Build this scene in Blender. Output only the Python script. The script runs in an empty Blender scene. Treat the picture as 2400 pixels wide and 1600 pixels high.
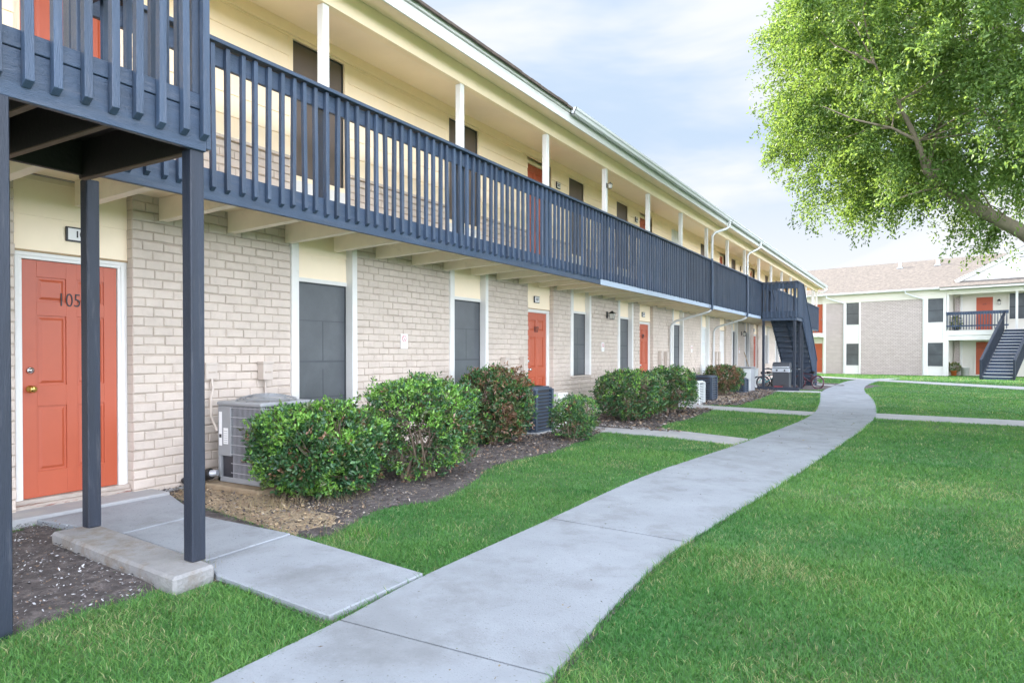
SKY_STRENGTH=.12; EXPO=2.48; SKYCAP=(.92,1.16,1.48); CLOUDFILL=9.8; DENS=12500; CLN=900; LPC=700
import bpy, math, random
import numpy as np
from mathutils import Vector, Matrix, noise as mnoise
random.seed(7); rng = np.random.default_rng(7)
R = math.radians
sc = bpy.context.scene
col = sc.collection
# ------------------------------------------------------------------ camera
DW = 6.40; HC = 1.38; TH = math.atan(962/1600); TILT = R(0.6)
cam_d = bpy.data.cameras.new('camera'); cam = bpy.data.objects.new('camera', cam_d); col.objects.link(cam)
cam.location = (DW, 0, HC); cam.rotation_euler = (math.pi/2 - TILT, 0, TH)
cam_d.lens = 24; cam_d.sensor_width = 36; cam_d.clip_end = 600; cam_d.clip_start = .05
SY = (math.tan(TILT) + 29/1600)/1.5; cam_d.shift_y = SY
sc.camera = cam
CM = cam.rotation_euler.to_matrix()
def ray(px, py):
    return CM @ Vector(((px-1200)/1600, (800-py)/1600 + 1.5*SY, -1))
def U(px, py, z=0.0):
    d = ray(px, py); t = (z-HC)/d.z
    return Vector((DW+d.x*t, d.y*t, z))
def YX(px, L=DW):            # y on a vertical plane parallel to the wall, L metres left of the camera
    d = ray(px, 829); return d.y * L/(-d.x)
# ------------------------------------------------------------------ object helpers
def tag(o, label=None, cat=None, group=None, kind=None):
    if label: o['label'] = label
    if cat: o['category'] = cat
    if group: o['group'] = group
    if kind: o['kind'] = kind
    return o
def thing(name, label, cat, loc=(0,0,0), rz=0, group=None):
    o = bpy.data.objects.new(name, None); col.objects.link(o)
    o.location = loc; o.rotation_euler = (0,0,rz); o.empty_display_size = .2
    return tag(o, label, cat, group)
def link(name, me, m=None, parent=None, loc=(0,0,0), rot=None):
    o = bpy.data.objects.new(name, me); col.objects.link(o)
    if m: me.materials.append(m)
    if parent: o.parent = parent
    o.location = loc
    if rot: o.rotation_euler = rot
    return o
class MB:
    def __init__(s): s.v=[]; s.f=[]; s.sm=[]
    def add(s, vs, fs, smooth=False):
        n=len(s.v); s.v += [tuple(v) for v in vs]; s.f += [tuple(i+n for i in f) for f in fs]; s.sm += [smooth]*len(fs); return s
    def box(s, x0,y0,z0,x1,y1,z1, M=None):
        vs=[Vector(p) for p in ((x0,y0,z0),(x1,y0,z0),(x1,y1,z0),(x0,y1,z0),(x0,y0,z1),(x1,y0,z1),(x1,y1,z1),(x0,y1,z1))]
        if M: vs=[M@v for v in vs]
        return s.add(vs, [(0,3,2,1),(4,5,6,7),(0,1,5,4),(1,2,6,5),(2,3,7,6),(3,0,4,7)])
    def bar(s, a, b, w, h, up=(0,0,1)):
        a=Vector(a); b=Vector(b); d=(b-a).normalized(); u=Vector(up)
        r=d.cross(u).normalized()*w/2; u=r.cross(d).normalized()*h/2
        vs=[a-r-u,a+r-u,a+r+u,a-r+u,b-r-u,b+r-u,b+r+u,b-r+u]
        return s.add(vs,[(0,1,2,3),(7,6,5,4),(0,4,5,1),(1,5,6,2),(2,6,7,3),(3,7,4,0)])
    def tube(s, pts, rad, n=10, caps=True):
        pts=[Vector(p) for p in pts]; k=len(pts)
        if not hasattr(rad,'__len__'): rad=[rad]*k
        rings=[]; prev=None
        for i,p in enumerate(pts):
            d=((pts[min(i+1,k-1)]-p).normalized()+(p-pts[max(i-1,0)]).normalized()).normalized()
            if prev is None:
                a=Vector((0,0,1)) if abs(d.z)<.9 else Vector((1,0,0)); e=d.cross(a).normalized()
            else: e=(prev-d*prev.dot(d)).normalized()
            prev=e; g=d.cross(e)
            rings.append([p+(e*math.cos(t)+g*math.sin(t))*rad[i] for t in [2*math.pi*j/n for j in range(n)]])
        vs=[v for r in rings for v in r]
        fs=[(i*n+j, i*n+(j+1)%n, (i+1)*n+(j+1)%n, (i+1)*n+j) for i in range(k-1) for j in range(n)]
        s.add(vs,fs,True)
        if caps: s.add(rings[0],[tuple(range(n))[::-1]]); s.add(rings[-1],[tuple(range(n))])
        return s
    def lathe(s, prof, c=(0,0,0), n=20, smooth=True):   # prof = [(r,z)]
        vs=[(c[0]+r*math.cos(2*math.pi*j/n), c[1]+r*math.sin(2*math.pi*j/n), c[2]+z) for r,z in prof for j in range(n)]
        fs=[(i*n+j,i*n+(j+1)%n,(i+1)*n+(j+1)%n,(i+1)*n+j) for i in range(len(prof)-1) for j in range(n)]
        return s.add(vs,fs,smooth)
    def torus(s, c, R0, r, M, n=28, k=8):
        vs=[]; 
        for i in range(n):
            a=2*math.pi*i/n
            for j in range(k):
                b=2*math.pi*j/k; q=R0+r*math.cos(b)
                vs.append(Vector(c)+M@Vector((q*math.cos(a), r*math.sin(b), q*math.sin(a))))
        return s.add(vs,[(i*k+j,((i+1)%n)*k+j,((i+1)%n)*k+(j+1)%k,i*k+(j+1)%k) for i in range(n) for j in range(k)],True)
    def prism(s, poly, z0, z1):      # poly CCW xy
        n=len(poly); vs=[(p[0],p[1],z0) for p in poly]+[(p[0],p[1],z1) for p in poly]
        return s.add(vs,[tuple(range(n))[::-1],tuple(range(n,2*n))]+[(i,(i+1)%n,n+(i+1)%n,n+i) for i in range(n)])
    def extr_y(s, poly, y0, y1):     # poly in (x,z)
        n=len(poly); vs=[(p[0],y0,p[1]) for p in poly]+[(p[0],y1,p[1]) for p in poly]
        return s.add(vs,[tuple(range(n)),tuple(range(n,2*n))[::-1]]+[(i,n+i,n+(i+1)%n,(i+1)%n) for i in range(n)])
    def mesh(s, name):
        me=bpy.data.meshes.new(name); me.from_pydata([tuple(v) for v in s.v],[],s.f); me.polygons.foreach_set('use_smooth',s.sm)
        me.update(); return me
    def build(s, name, m, parent=None, bevel=0, loc=(0,0,0), rot=None):
        me=s.mesh(name)
        import bmesh
        bm=bmesh.new(); bm.from_mesh(me); bmesh.ops.recalc_face_normals(bm, faces=bm.faces)
        if bevel:
            es=[e for e in bm.edges if len(e.link_faces)==2 and e.calc_face_angle(0)>.6]
            bmesh.ops.bevel(bm, geom=es, offset=bevel, segments=1, affect='EDGES', clamp_overlap=True)
        bm.to_mesh(me); bm.free()
        return link(name, me, m, parent, loc, rot)
def np_mesh(name, V, F, m, parent=None, tint=None, smooth=False, nrm=None):
    V=np.asarray(V,np.float32); F=np.asarray(F,np.int32); k=F.shape[1]
    me=bpy.data.meshes.new(name); me.vertices.add(len(V)); me.vertices.foreach_set('co',V.ravel())
    me.loops.add(F.size); me.loops.foreach_set('vertex_index',F.ravel())
    me.polygons.add(len(F)); me.polygons.foreach_set('loop_start',np.arange(0,F.size,k,dtype=np.int32))
    me.polygons.foreach_set('loop_total',np.full(len(F),k,np.int32))
    if smooth: me.polygons.foreach_set('use_smooth',np.ones(len(F),bool))
    if tint is not None:
        a=me.color_attributes.new('tint','FLOAT_COLOR','POINT'); c=np.ones((len(V),4),np.float32); c[:,:3]=tint; a.data.foreach_set('color',c.ravel())
    me.update(calc_edges=True); me.validate()
    return link(name, me, m, parent)
def text(body, size, m, parent, loc, name='number', depth=.003, face='x', width=None, bold=0):
    cu=bpy.data.curves.new('t','FONT'); cu.body=body; cu.size=size; cu.extrude=depth; cu.align_x='CENTER'; cu.align_y='CENTER'; cu.offset=bold
    o=bpy.data.objects.new('t',cu); col.objects.link(o); bpy.context.view_layer.update()
    me=bpy.data.meshes.new_from_object(o.evaluated_get(bpy.context.evaluated_depsgraph_get())); bpy.data.objects.remove(o); bpy.data.curves.remove(cu)
    me.name=name; me.materials.clear()
    if face=='x': me.transform(Matrix(((0,0,1,0),(1,0,0,0),(0,1,0,0),(0,0,0,1))))
    else: me.transform(Matrix(((1,0,0,0),(0,0,-1,0),(0,1,0,0),(0,0,0,1))))   # faces -y
    if width: 
        me.transform(Matrix.Diagonal((1,width,1,1)) if face=='x' else Matrix.Diagonal((width,1,1,1)))
    return link(name, me, m, parent, loc)
def copy_tree(o, parent=None):
    c=o.copy(); col.objects.link(c)
    if parent: c.parent=parent
    for ch in list(o.children): copy_tree(ch,c)
    return c
# ------------------------------------------------------------------ materials
def mat(name, c, rough=.6, var=.12, scale=3.0, bump=0, bscale=60, stretch=(1,1,1), metal=0, spec=.5, c2=None, c2amt=.5, c2scale=2, c2lo=.5, c2hi=.62, tint=False, coord='Object', orand=0, specks=None, sscale=90):
    m=bpy.data.materials.new(name); m.use_nodes=True; nt=m.node_tree; b=nt.nodes['Principled BSDF']; L=nt.links.new
    b.inputs['Roughness'].default_value=rough; b.inputs['Metallic'].default_value=metal; b.inputs['Specular IOR Level'].default_value=spec
    tc=nt.nodes.new('ShaderNodeTexCoord'); mp=nt.nodes.new('ShaderNodeMapping'); mp.inputs['Scale'].default_value=stretch; L(tc.outputs[coord],mp.inputs[0])
    n=nt.nodes.new('ShaderNodeTexNoise'); n.inputs['Scale'].default_value=scale; n.inputs['Detail'].default_value=6; n.inputs['Roughness'].default_value=.65; L(mp.outputs[0],n.inputs['Vector'])
    mr=nt.nodes.new('ShaderNodeMapRange'); mr.inputs[1].default_value=.3; mr.inputs[2].default_value=.7; mr.inputs[3].default_value=1-var; mr.inputs[4].default_value=1+var; L(n.outputs['Fac'],mr.inputs[0])
    base=nt.nodes.new('ShaderNodeRGB'); base.outputs[0].default_value=(*c,1); src=base.outputs[0]
    if tint:
        at=nt.nodes.new('ShaderNodeAttribute'); at.attribute_name='tint'; src=at.outputs['Color']
    if c2:
        n2=nt.nodes.new('ShaderNodeTexNoise'); n2.inputs['Scale'].default_value=c2scale; n2.inputs['Detail'].default_value=7; n2.inputs['Roughness'].default_value=.7; L(mp.outputs[0],n2.inputs['Vector'])
        m2=nt.nodes.new('ShaderNodeMapRange'); m2.inputs[1].default_value=c2lo; m2.inputs[2].default_value=c2hi; m2.inputs[4].default_value=c2amt; L(n2.outputs['Fac'],m2.inputs[0])
        mx=nt.nodes.new('ShaderNodeMix'); mx.data_type='RGBA'; L(m2.outputs[0],mx.inputs[0]); L(src,mx.inputs[6]); mx.inputs[7].default_value=(*c2,1); src=mx.outputs[2]
    sc_=nt.nodes.new('ShaderNodeVectorMath'); sc_.operation='SCALE'; L(src,sc_.inputs[0]); L(mr.outputs[0],sc_.inputs['Scale']); L(sc_.outputs[0],b.inputs['Base Color'])
    if orand:
        oi=nt.nodes.new('ShaderNodeObjectInfo'); mo=nt.nodes.new('ShaderNodeMapRange'); mo.inputs[3].default_value=1-orand; mo.inputs[4].default_value=1+orand; L(oi.outputs['Random'],mo.inputs[0])
        s2_=nt.nodes.new('ShaderNodeVectorMath'); s2_.operation='SCALE'; L(sc_.outputs[0],s2_.inputs[0]); L(mo.outputs[0],s2_.inputs['Scale']); L(s2_.outputs[0],b.inputs['Base Color'])
    if specks:
        n4=nt.nodes.new('ShaderNodeTexNoise'); n4.inputs['Scale'].default_value=sscale; n4.inputs['Detail'].default_value=2; L(mp.outputs[0],n4.inputs['Vector'])
        m4=nt.nodes.new('ShaderNodeMapRange'); m4.inputs[1].default_value=.64; m4.inputs[2].default_value=.72; m4.inputs[4].default_value=.8; L(n4.outputs['Fac'],m4.inputs[0])
        n5=nt.nodes.new('ShaderNodeTexNoise'); n5.inputs['Scale'].default_value=.55; n5.inputs['Detail'].default_value=8; n5.inputs['Roughness'].default_value=.75; L(mp.outputs[0],n5.inputs['Vector'])
        m5=nt.nodes.new('ShaderNodeMapRange'); m5.inputs[1].default_value=.50; m5.inputs[2].default_value=.60; m5.inputs[4].default_value=.28; L(n5.outputs['Fac'],m5.inputs[0])
        mmx=nt.nodes.new('ShaderNodeMath'); mmx.operation='MAXIMUM'; L(m4.outputs[0],mmx.inputs[0]); L(m5.outputs[0],mmx.inputs[1])
        x4=nt.nodes.new('ShaderNodeMix'); x4.data_type='RGBA'; L(mmx.outputs[0],x4.inputs[0]); L(sc_.outputs[0],x4.inputs[6]); x4.inputs[7].default_value=(*specks,1); L(x4.outputs[2],b.inputs['Base Color'])
    if bump:
        n3=nt.nodes.new('ShaderNodeTexNoise'); n3.inputs['Scale'].default_value=bscale; n3.inputs['Detail'].default_value=5; L(mp.outputs[0],n3.inputs['Vector'])
        bp=nt.nodes.new('ShaderNodeBump'); bp.inputs['Strength'].default_value=bump; bp.inputs['Distance'].default_value=.01; L(n3.outputs['Fac'],bp.inputs['Height']); L(bp.outputs[0],b.inputs['Normal'])
    return m
def leafmat(name, transl=.45, rough=.4, gloss=.5):
    m=bpy.data.materials.new(name); m.use_nodes=True; nt=m.node_tree; b=nt.nodes['Principled BSDF']; L=nt.links.new
    at=nt.nodes.new('ShaderNodeAttribute'); at.attribute_name='tint'; L(at.outputs['Color'],b.inputs['Base Color']); b.inputs['Roughness'].default_value=rough; b.inputs['Specular IOR Level'].default_value=gloss
    tr=nt.nodes.new('ShaderNodeBsdfTranslucent'); vm=nt.nodes.new('ShaderNodeVectorMath'); vm.operation='MULTIPLY'; vm.inputs[1].default_value=(1.35,1.25,.65); L(at.outputs['Color'],vm.inputs[0]); L(vm.outputs[0],tr.inputs['Color'])
    mx=nt.nodes.new('ShaderNodeMixShader'); mx.inputs[0].default_value=transl; L(b.outputs[0],mx.inputs[1]); L(tr.outputs[0],mx.inputs[2]); L(mx.outputs[0],nt.nodes['Material Output'].inputs[0])
    return m
M={}
M['brick']=mat('painted_brick',(.575,.495,.425),.7,.09,2.2,.35,90,c2=(.50,.42,.36),c2amt=.5,c2scale=6)
M['mortar']=mat('painted_mortar',(.44,.37,.305),.85,.15,8,.5,70)
M['cream']=mat('cream_siding_paint',(.97,.80,.57),.55,.04,2,.08,40,c2=(.90,.72,.50),c2amt=.25,c2scale=1.2)
M['panel']=mat('cream_panel_paint',(.96,.815,.61),.55,.03,2,.06,40)
M['white']=mat('white_trim_paint',(.72,.71,.68),.45,.04,3,.08,50,c2=(.6,.57,.5),c2amt=.35,c2scale=5,c2lo=.6,c2hi=.7)
M['joist']=mat('cream_joist_paint',(.95,.84,.68),.6,.06,2,.1,30,(1,1,4) and (1,1,1),c2=(.6,.52,.4),c2amt=.35,c2scale=3,c2lo=.58,c2hi=.7)
M['navy']=mat('navy_wood_paint',(.038,.062,.105),.42,.22,2.5,.5,40,(6,6,.7),c2=(.085,.10,.135),c2amt=.7,c2scale=4,c2lo=.52,c2hi=.7,orand=.22)
M['navyh']=mat('navy_wood_paint_long_grain',(.038,.062,.105),.42,.22,2.5,.5,40,(6,.7,6),c2=(.09,.105,.14),c2amt=.6,c2scale=4,c2lo=.5,c2hi=.7)
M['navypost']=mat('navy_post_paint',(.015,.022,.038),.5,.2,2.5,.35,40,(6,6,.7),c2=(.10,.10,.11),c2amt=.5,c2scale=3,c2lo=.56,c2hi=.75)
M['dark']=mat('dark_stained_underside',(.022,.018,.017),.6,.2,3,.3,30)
M['rawedge']=mat('weathered_wood_edge',(.17,.115,.085),.8,.2,6,.4,60)
M['orange']=mat('orange_door_paint',(.43,.086,.036),.4,.04,2,.05,40,c2=(.38,.072,.030),c2amt=.4,c2scale=1.5)
M['screen']=mat('dark_window_screen',(.07,.08,.09),.3,.3,.9,.0,(1,5,.5),spec=.6,c2=(.12,.13,.14),c2amt=.5,c2scale=1.1,c2lo=.48,c2hi=.7)
M['screenbr']=mat('brown_window_screen',(.12,.095,.08),.6,.1,3)
M['muntin']=mat('dim_sash_bars',(.035,.04,.045),.5,.05)
M['flash']=mat('galvanised_flashing',(.35,.42,.52),.4,.12,2,.1,30,(1,.4,1),spec=.6)
M['alum']=mat('white_gutter_metal',(.62,.63,.63),.35,.05,2)
M['shingle']=mat('tan_shingles',(.14,.123,.11),.9,.22,9,.6,30,c2=(.24,.205,.175),c2amt=.7,c2scale=5,c2lo=.4,c2hi=.6)
M['shingled']=mat('brown_shingle_edge',(.10,.075,.06),.9,.3,9)
M['concrete']=mat('pale_concrete',(.275,.298,.325),.8,.10,1.6,.45,120,c2=(.185,.195,.205),c2amt=.5,c2scale=2.3,specks=(.13,.13,.125),sscale=70)
M['concrete2']=mat('older_concrete',(.34,.345,.35),.85,.08,1.5,.3,90,c2=(.42,.39,.35),c2amt=.6,c2scale=3)
M['kerb']=mat('chalky_concrete_strip',(.26,.258,.255),.9,.16,4,.9,50,c2=(.19,.155,.12),c2amt=.75,c2scale=5,c2lo=.48,c2hi=.64)
M['soil']=mat('dark_soil',(.075,.064,.062),.95,.35,14,1.0,45,c2=(.135,.115,.11),c2amt=.8,c2scale=7)
M['sand']=mat('sandy_soil',(.31,.24,.155),.95,.2,7,1.0,40,c2=(.24,.17,.11),c2amt=.8,c2scale=4,c2lo=.52,c2hi=.66)
M['ground']=mat('lawn_soil',(.06,.15,.04),.95,.35,3,.6,60,c2=(.12,.13,.06),c2amt=.5,c2scale=.8)
M['grass']=leafmat('grass_blades',.3,.5,.3)
M['leaf']=leafmat('shrub_leaves',.22,.33,.6)
M['tleaf']=leafmat('tree_leaves',.55,.45,.4)
M['chip']=mat('chips',(1,1,1),.8,.1,20,tint=True)
M['bark']=mat('tree_bark',(.27,.215,.165),.9,.25,6,.9,25,(1,1,.4))
M['twig']=mat('twig_bark',(.20,.15,.11),.9,.2,10)
M['acgrey']=mat('grey_cabinet_enamel',(.27,.28,.29),.4,.05,3)
M['acfin']=mat('condenser_fins',(.035,.035,.042),.5,.15,5)
M['acwire']=mat('grille_wire',(.42,.42,.44),.4,.03)
M['acdark']=mat('slate_cabinet_enamel',(.045,.065,.095),.4,.08,3)
M['aclight']=mat('pale_cabinet_enamel',(.60,.63,.62),.4,.05,3)
M['black']=mat('black_metal',(.012,.012,.013),.4,.1)
M['blackpl']=mat('black_plastic',(.02,.02,.022),.5,.1)
M['glass']=mat('lamp_glass',(.55,.54,.48),.2,.05)
M['brass']=mat('brass',(.72,.48,.14),.25,.05,metal=1)
M['chrome']=mat('chrome',(.7,.7,.72),.2,.05,metal=1)
M['steel']=mat('brushed_steel',(.62,.66,.72),.35,.05,metal=.6)
M['label']=mat('paper_label',(.80,.80,.80),.6,.03)
M['pink']=mat('pink_label',(.75,.16,.25),.5,.03)
M['ink']=mat('ink_print',(.03,.03,.035),.6,.03)
M['redink']=mat('red_print',(.55,.05,.05),.6,.03)
M['beigebox']=mat('beige_painted_box',(.52,.45,.39),.55,.05,5)
M['threshold']=mat('worn_threshold_wood',(.42,.36,.31),.9,.25,8,.6,40,(4,.6,4),c2=(.25,.10,.07),c2amt=.8,c2scale=5,c2lo=.55,c2hi=.62)
M['tan']=mat('tan_wood',(.38,.27,.15),.8,.15,6)
M['teal']=mat('teal_bike_paint',(.03,.30,.34),.3,.05)
M['maroon']=mat('maroon_rubber',(.10,.03,.045),.6,.1)
M['rubber']=mat('tyre_rubber',(.02,.02,.022),.7,.1)
M['red']=mat('red_plastic',(.55,.02,.015),.4,.05)
M['terra']=mat('orange_pot',(.60,.15,.04),.6,.08)
M['graphite']=mat('grill_graphite',(.055,.06,.07),.4,.08)
M['farpanel']=mat('pale_far_panel_paint',(.74,.705,.63),.55,.03,2)
M['sash']=mat('sash_behind_screen',(.05,.058,.068),.4,.1)
M['fbrick']=None
# ------------------------------------------------------------------ world and sun
EL=R(25); AZ=(-.93,.368)   # towards the sun: ahead and left, behind the long building
w=bpy.data.worlds.new('World'); sc.world=w; w.use_nodes=True; nt=w.node_tree; bg=nt.nodes['Background']; L=nt.links.new
sky=nt.nodes.new('ShaderNodeTexSky'); sky.sky_type='NISHITA'; sky.sun_disc=False; sky.sun_elevation=EL; sky.sun_rotation=math.atan2(AZ[0],AZ[1]); sky.air_density=1.0; sky.dust_density=1.2; sky.ozone_density=1.5
tc=nt.nodes.new('ShaderNodeTexCoord'); mp=nt.nodes.new('ShaderNodeMapping'); mp.inputs['Scale'].default_value=(1.2,1.2,4.2); mp.inputs['Rotation'].default_value=(.12,.1,.4); L(tc.outputs['Generated'],mp.inputs[0])
n=nt.nodes.new('ShaderNodeTexNoise'); n.inputs['Scale'].default_value=1.7; n.inputs['Detail'].default_value=5; n.inputs['Roughness'].default_value=.5; n.inputs['Distortion'].default_value=.5; L(mp.outputs[0],n.inputs['Vector'])
mr=nt.nodes.new('ShaderNodeMapRange'); mr.interpolation_type='SMOOTHSTEP'; mr.inputs[1].default_value=.40; mr.inputs[2].default_value=.64; mr.inputs[3].default_value=.04; mr.inputs[4].default_value=.9; L(n.outputs['Fac'],mr.inputs[0])
sz=nt.nodes.new('ShaderNodeSeparateXYZ'); L(tc.outputs['Generated'],sz.inputs[0]); hz=nt.nodes.new('ShaderNodeMapRange'); hz.interpolation_type='SMOOTHSTEP'; hz.inputs[1].default_value=.02; hz.inputs[2].default_value=.34; hz.inputs[3].default_value=1; hz.inputs[4].default_value=0; L(sz.outputs['Z'],hz.inputs[0])
hm=nt.nodes.new('ShaderNodeMath'); hm.operation='MAXIMUM'; L(hz.outputs[0],hm.inputs[0]); L(mr.outputs[0],hm.inputs[1])
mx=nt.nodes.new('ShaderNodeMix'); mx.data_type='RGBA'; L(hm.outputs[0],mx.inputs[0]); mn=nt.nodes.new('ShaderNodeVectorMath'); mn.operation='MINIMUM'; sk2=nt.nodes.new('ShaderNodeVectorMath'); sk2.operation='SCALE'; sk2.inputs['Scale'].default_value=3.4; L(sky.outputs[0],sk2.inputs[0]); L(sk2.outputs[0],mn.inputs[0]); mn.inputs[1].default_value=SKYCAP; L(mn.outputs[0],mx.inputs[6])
# clouds away from the sun, out of view, boosted as added facade fill light
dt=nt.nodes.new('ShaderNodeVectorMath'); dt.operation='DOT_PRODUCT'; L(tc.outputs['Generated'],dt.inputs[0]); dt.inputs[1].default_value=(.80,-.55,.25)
cb=nt.nodes.new('ShaderNodeMapRange'); cb.interpolation_type='SMOOTHSTEP'; cb.inputs[1].default_value=-.15; cb.inputs[2].default_value=.75; cb.inputs[3].default_value=1.0; cb.inputs[4].default_value=CLOUDFILL; L(dt.outputs['Value'],cb.inputs[0])
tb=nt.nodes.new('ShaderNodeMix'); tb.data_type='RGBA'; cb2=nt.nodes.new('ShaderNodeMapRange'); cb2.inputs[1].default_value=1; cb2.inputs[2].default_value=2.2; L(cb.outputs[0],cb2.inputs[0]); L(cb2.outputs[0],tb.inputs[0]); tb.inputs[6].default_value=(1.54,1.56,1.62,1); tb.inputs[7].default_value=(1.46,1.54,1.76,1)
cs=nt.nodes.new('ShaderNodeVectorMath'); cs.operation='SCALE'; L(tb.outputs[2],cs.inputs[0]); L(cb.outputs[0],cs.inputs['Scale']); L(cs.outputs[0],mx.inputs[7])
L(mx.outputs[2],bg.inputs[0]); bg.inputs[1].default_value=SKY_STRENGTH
sd=bpy.data.lights.new('sun','SUN'); sd.energy=2.7; sd.angle=R(.5); sd.color=(1,.93,.82); so=bpy.data.objects.new('sun',sd); col.objects.link(so)
so.rotation_euler=Vector((AZ[0]*math.cos(EL),AZ[1]*math.cos(EL),math.sin(EL))).to_track_quat('Z','Y').to_euler()
sc.view_settings.view_transform='Standard'; sc.view_settings.look='None'; sc.view_settings.exposure=EXPO; sc.view_settings.gamma=1
sc.cycles.max_bounces=10; sc.cycles.diffuse_bounces=5; sc.cycles.transparent_max_bounces=8; sc.cycles.sample_clamp_indirect=8
# ------------------------------------------------------------------ ground
def inpoly(P, poly):
    x,y=P[:,0],P[:,1]; c=np.zeros(len(P),bool); n=len(poly)
    for i in range(n):
        x0,y0=poly[i][:2]; x1,y1=poly[(i+1)%n][:2]
        k=((y0>y)!=(y1>y)); xx=(x1-x0)*(y-y0)/((y1-y0) if y1!=y0 else 1e-9)+x0; c^=k&(x<xx)
    return c
def hf(x,y,s): return mnoise.noise(Vector((x*s,y*s,3.1)))
def struct(name, mb, m, bevel=0, label=None):
    o=mb.build(name,m,None,bevel); o['kind']='structure'; 
    if label: o['label']=label
    return o
# base sheet
g=MB(); xs=[-300,-60,-20,-8,0,4,8,12,20,60,300]; ys=[-200,-30,-6,0,6,12,20,35,60,120,400]
g.v=[(x,y,0) for y in ys for x in xs]; nx=len(xs)
g.f=[(j*nx+i,j*nx+i+1,(j+1)*nx+i+1,(j+1)*nx+i) for j in range(len(ys)-1) for i in range(nx-1)]; g.sm=[False]*len(g.f)
struct('ground',g,M['ground'])
def crom(P,k=8):
    out=[]; P=[P[0]*2-P[1]]+P+[P[-1]*2-P[-2]]
    for i in range(1,len(P)-2):
        for j in range(k):
            t=j/k; a,b,c,d=P[i-1],P[i],P[i+1],P[i+2]
            out.append(.5*((2*b)+(c-a)*t+(2*a-5*b+4*c-d)*t*t+(3*b-3*c+d-a)*t**3))
    out.append(P[-2]); return out
ZP=.03
LP=[(300,1690),(505,1592),(791,1454),(1005,1342),(1291,1214),(1531,1107),(1770,1026),(1898,974),(1920,944),(1925,918),(1955,903.5),(1985,893),(2016,888)]
RP=[(1100,1760),(1275,1600),(1459,1393),(1607,1268),(1837,1128),(1969,1041),(2031,998),(2054,968),(2047,936),(2025,912),(2037,899),(2068,890),(2110,886)]
Lw=crom([U(*p,ZP) for p in LP]); Rw=crom([U(*p,ZP) for p in RP])
n=min(len(Lw),len(Rw)); pathpoly=[p for p in Lw]+[p for p in Rw[::-1]]
# slabs: cut the ribbon at joints
def along(A,t): 
    i=min(int(t),len(A)-2); return A[i].lerp(A[i+1],t-i)
pm=MB(); JG=.007
joints=[(0,0),(16.2,8.7),(32,24),(41.5,31.5),(48.2,40),(57.5,51),(68,66),(72,71),(78,77),(84,84),(90,90),(96,96)]
for (a,a2),(b,b2) in zip(joints[:-1],joints[1:]):
    k=max(4,int(b-a)*2); e=.0
    Ls=[along(Lw,a+(b-a)*i/k) for i in range(k+1)]; Rs=[along(Rw,a2+(b2-a2)*i/k) for i in range(k+1)]
    d0=((Ls[1]+Rs[1])-(Ls[0]+Rs[0])).normalized()*JG; d1=((Ls[-1]+Rs[-1])-(Ls[-2]+Rs[-2])).normalized()*JG
    Ls[0]=Ls[0]+d0; Rs[0]=Rs[0]+d0; Ls[-1]=Ls[-1]-d1; Rs[-1]=Rs[-1]-d1
    m_=len(Ls); dz=random.uniform(-.003,.003)
    vs=[(p.x,p.y,ZP+dz) for p in Ls]+[(p.x,p.y,ZP+dz) for p in Rs]+[(p.x,p.y,-.02) for p in Ls]+[(p.x,p.y,-.02) for p in Rs]
    fs=[(i,i+1,m_+i+1,m_+i) for i in range(m_-1)]+[(i+1,i,2*m_+i,2*m_+i+1) for i in range(m_-1)]+[(m_+i,m_+i+1,3*m_+i+1,3*m_+i) for i in range(m_-1)]+[(0,m_,3*m_,2*m_),(2*m_-1,m_-1,3*m_-1,4*m_-1)]
    pm.add(vs,fs)
struct('path',pm,M['concrete'],label='main winding concrete path across the lawn')
bs=MB(); k=len(Lw); ex=[(Lw[i]-Rw[min(i,len(Rw)-1)]).normalized()*.035 for i in range(k)]
bs.add([(Lw[i].x+ex[i].x,Lw[i].y+ex[i].y,.007) for i in range(k)]+[(Rw[i].x-ex[i].x,Rw[i].y-ex[i].y,.007) for i in range(k)],[(i,i+1,k+i+1,k+i) for i in range(k-1)])
struct('path_edge_soil',bs,M['soil'],label='thin dark soil line showing along the path edges and joints')
# side walks (px quads: near-left, near-right, far-right, far-left)
def slab(name, pts, z, th=.06, m='concrete2', label=None, bevel=.006):
    return struct(name, MB().prism([(p[0],p[1]) for p in pts], z-th, z), M[m], bevel, label)
zw=.045; q1n,q1f=U(497,1309,zw),U(683,1250,zw); on,of=U(772,1439,zw),U(992,1340,zw); dj=(q1f-q1n)
q2n=U(290,1250,zw); q2f=q2n+dj*.93; n0=Vector((.31,2.72,zw)); f0=Vector((.31,3.86,zw)); kn=Vector((2.73,2.62,zw))
g_=Vector((.006,0,0))
slab('walkway',[n0,q2n-g_,q2f-g_,f0],.05,.07,'concrete','inner slab of the front walk next to the door')
slab('walkway',[q2n+g_,q1n+Vector((0,-.05,0))-g_,q1f-g_,q2f+g_],.047,.07,'concrete','middle slab of the front walk')
slab('walkway',[q1n+Vector((0,-.05,0))+g_,kn,on,of,q1f+g_],.040,.07,'concrete','outer slab of the front walk meeting the path')
slab('porch_slab',[(-.14,.2),(.302,.2),(.302,3.86),(-.14,3.86)],.075,.09,'concrete2','porch ledge at the foot of door 105')
b_=MB().add([(.2,2.6,.008),(2.9,2.6,.008),(on.x+.05,on.y-.04,.008),(of.x+.05,of.y+.03,.008),(q1f.x,q1f.y+.05,.008),(.2,3.93,.008)],[(0,1,2,3,4,5)]); struct('walkway_soil',b_,M['soil'],label='dark soil line around the front walk slabs')
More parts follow.
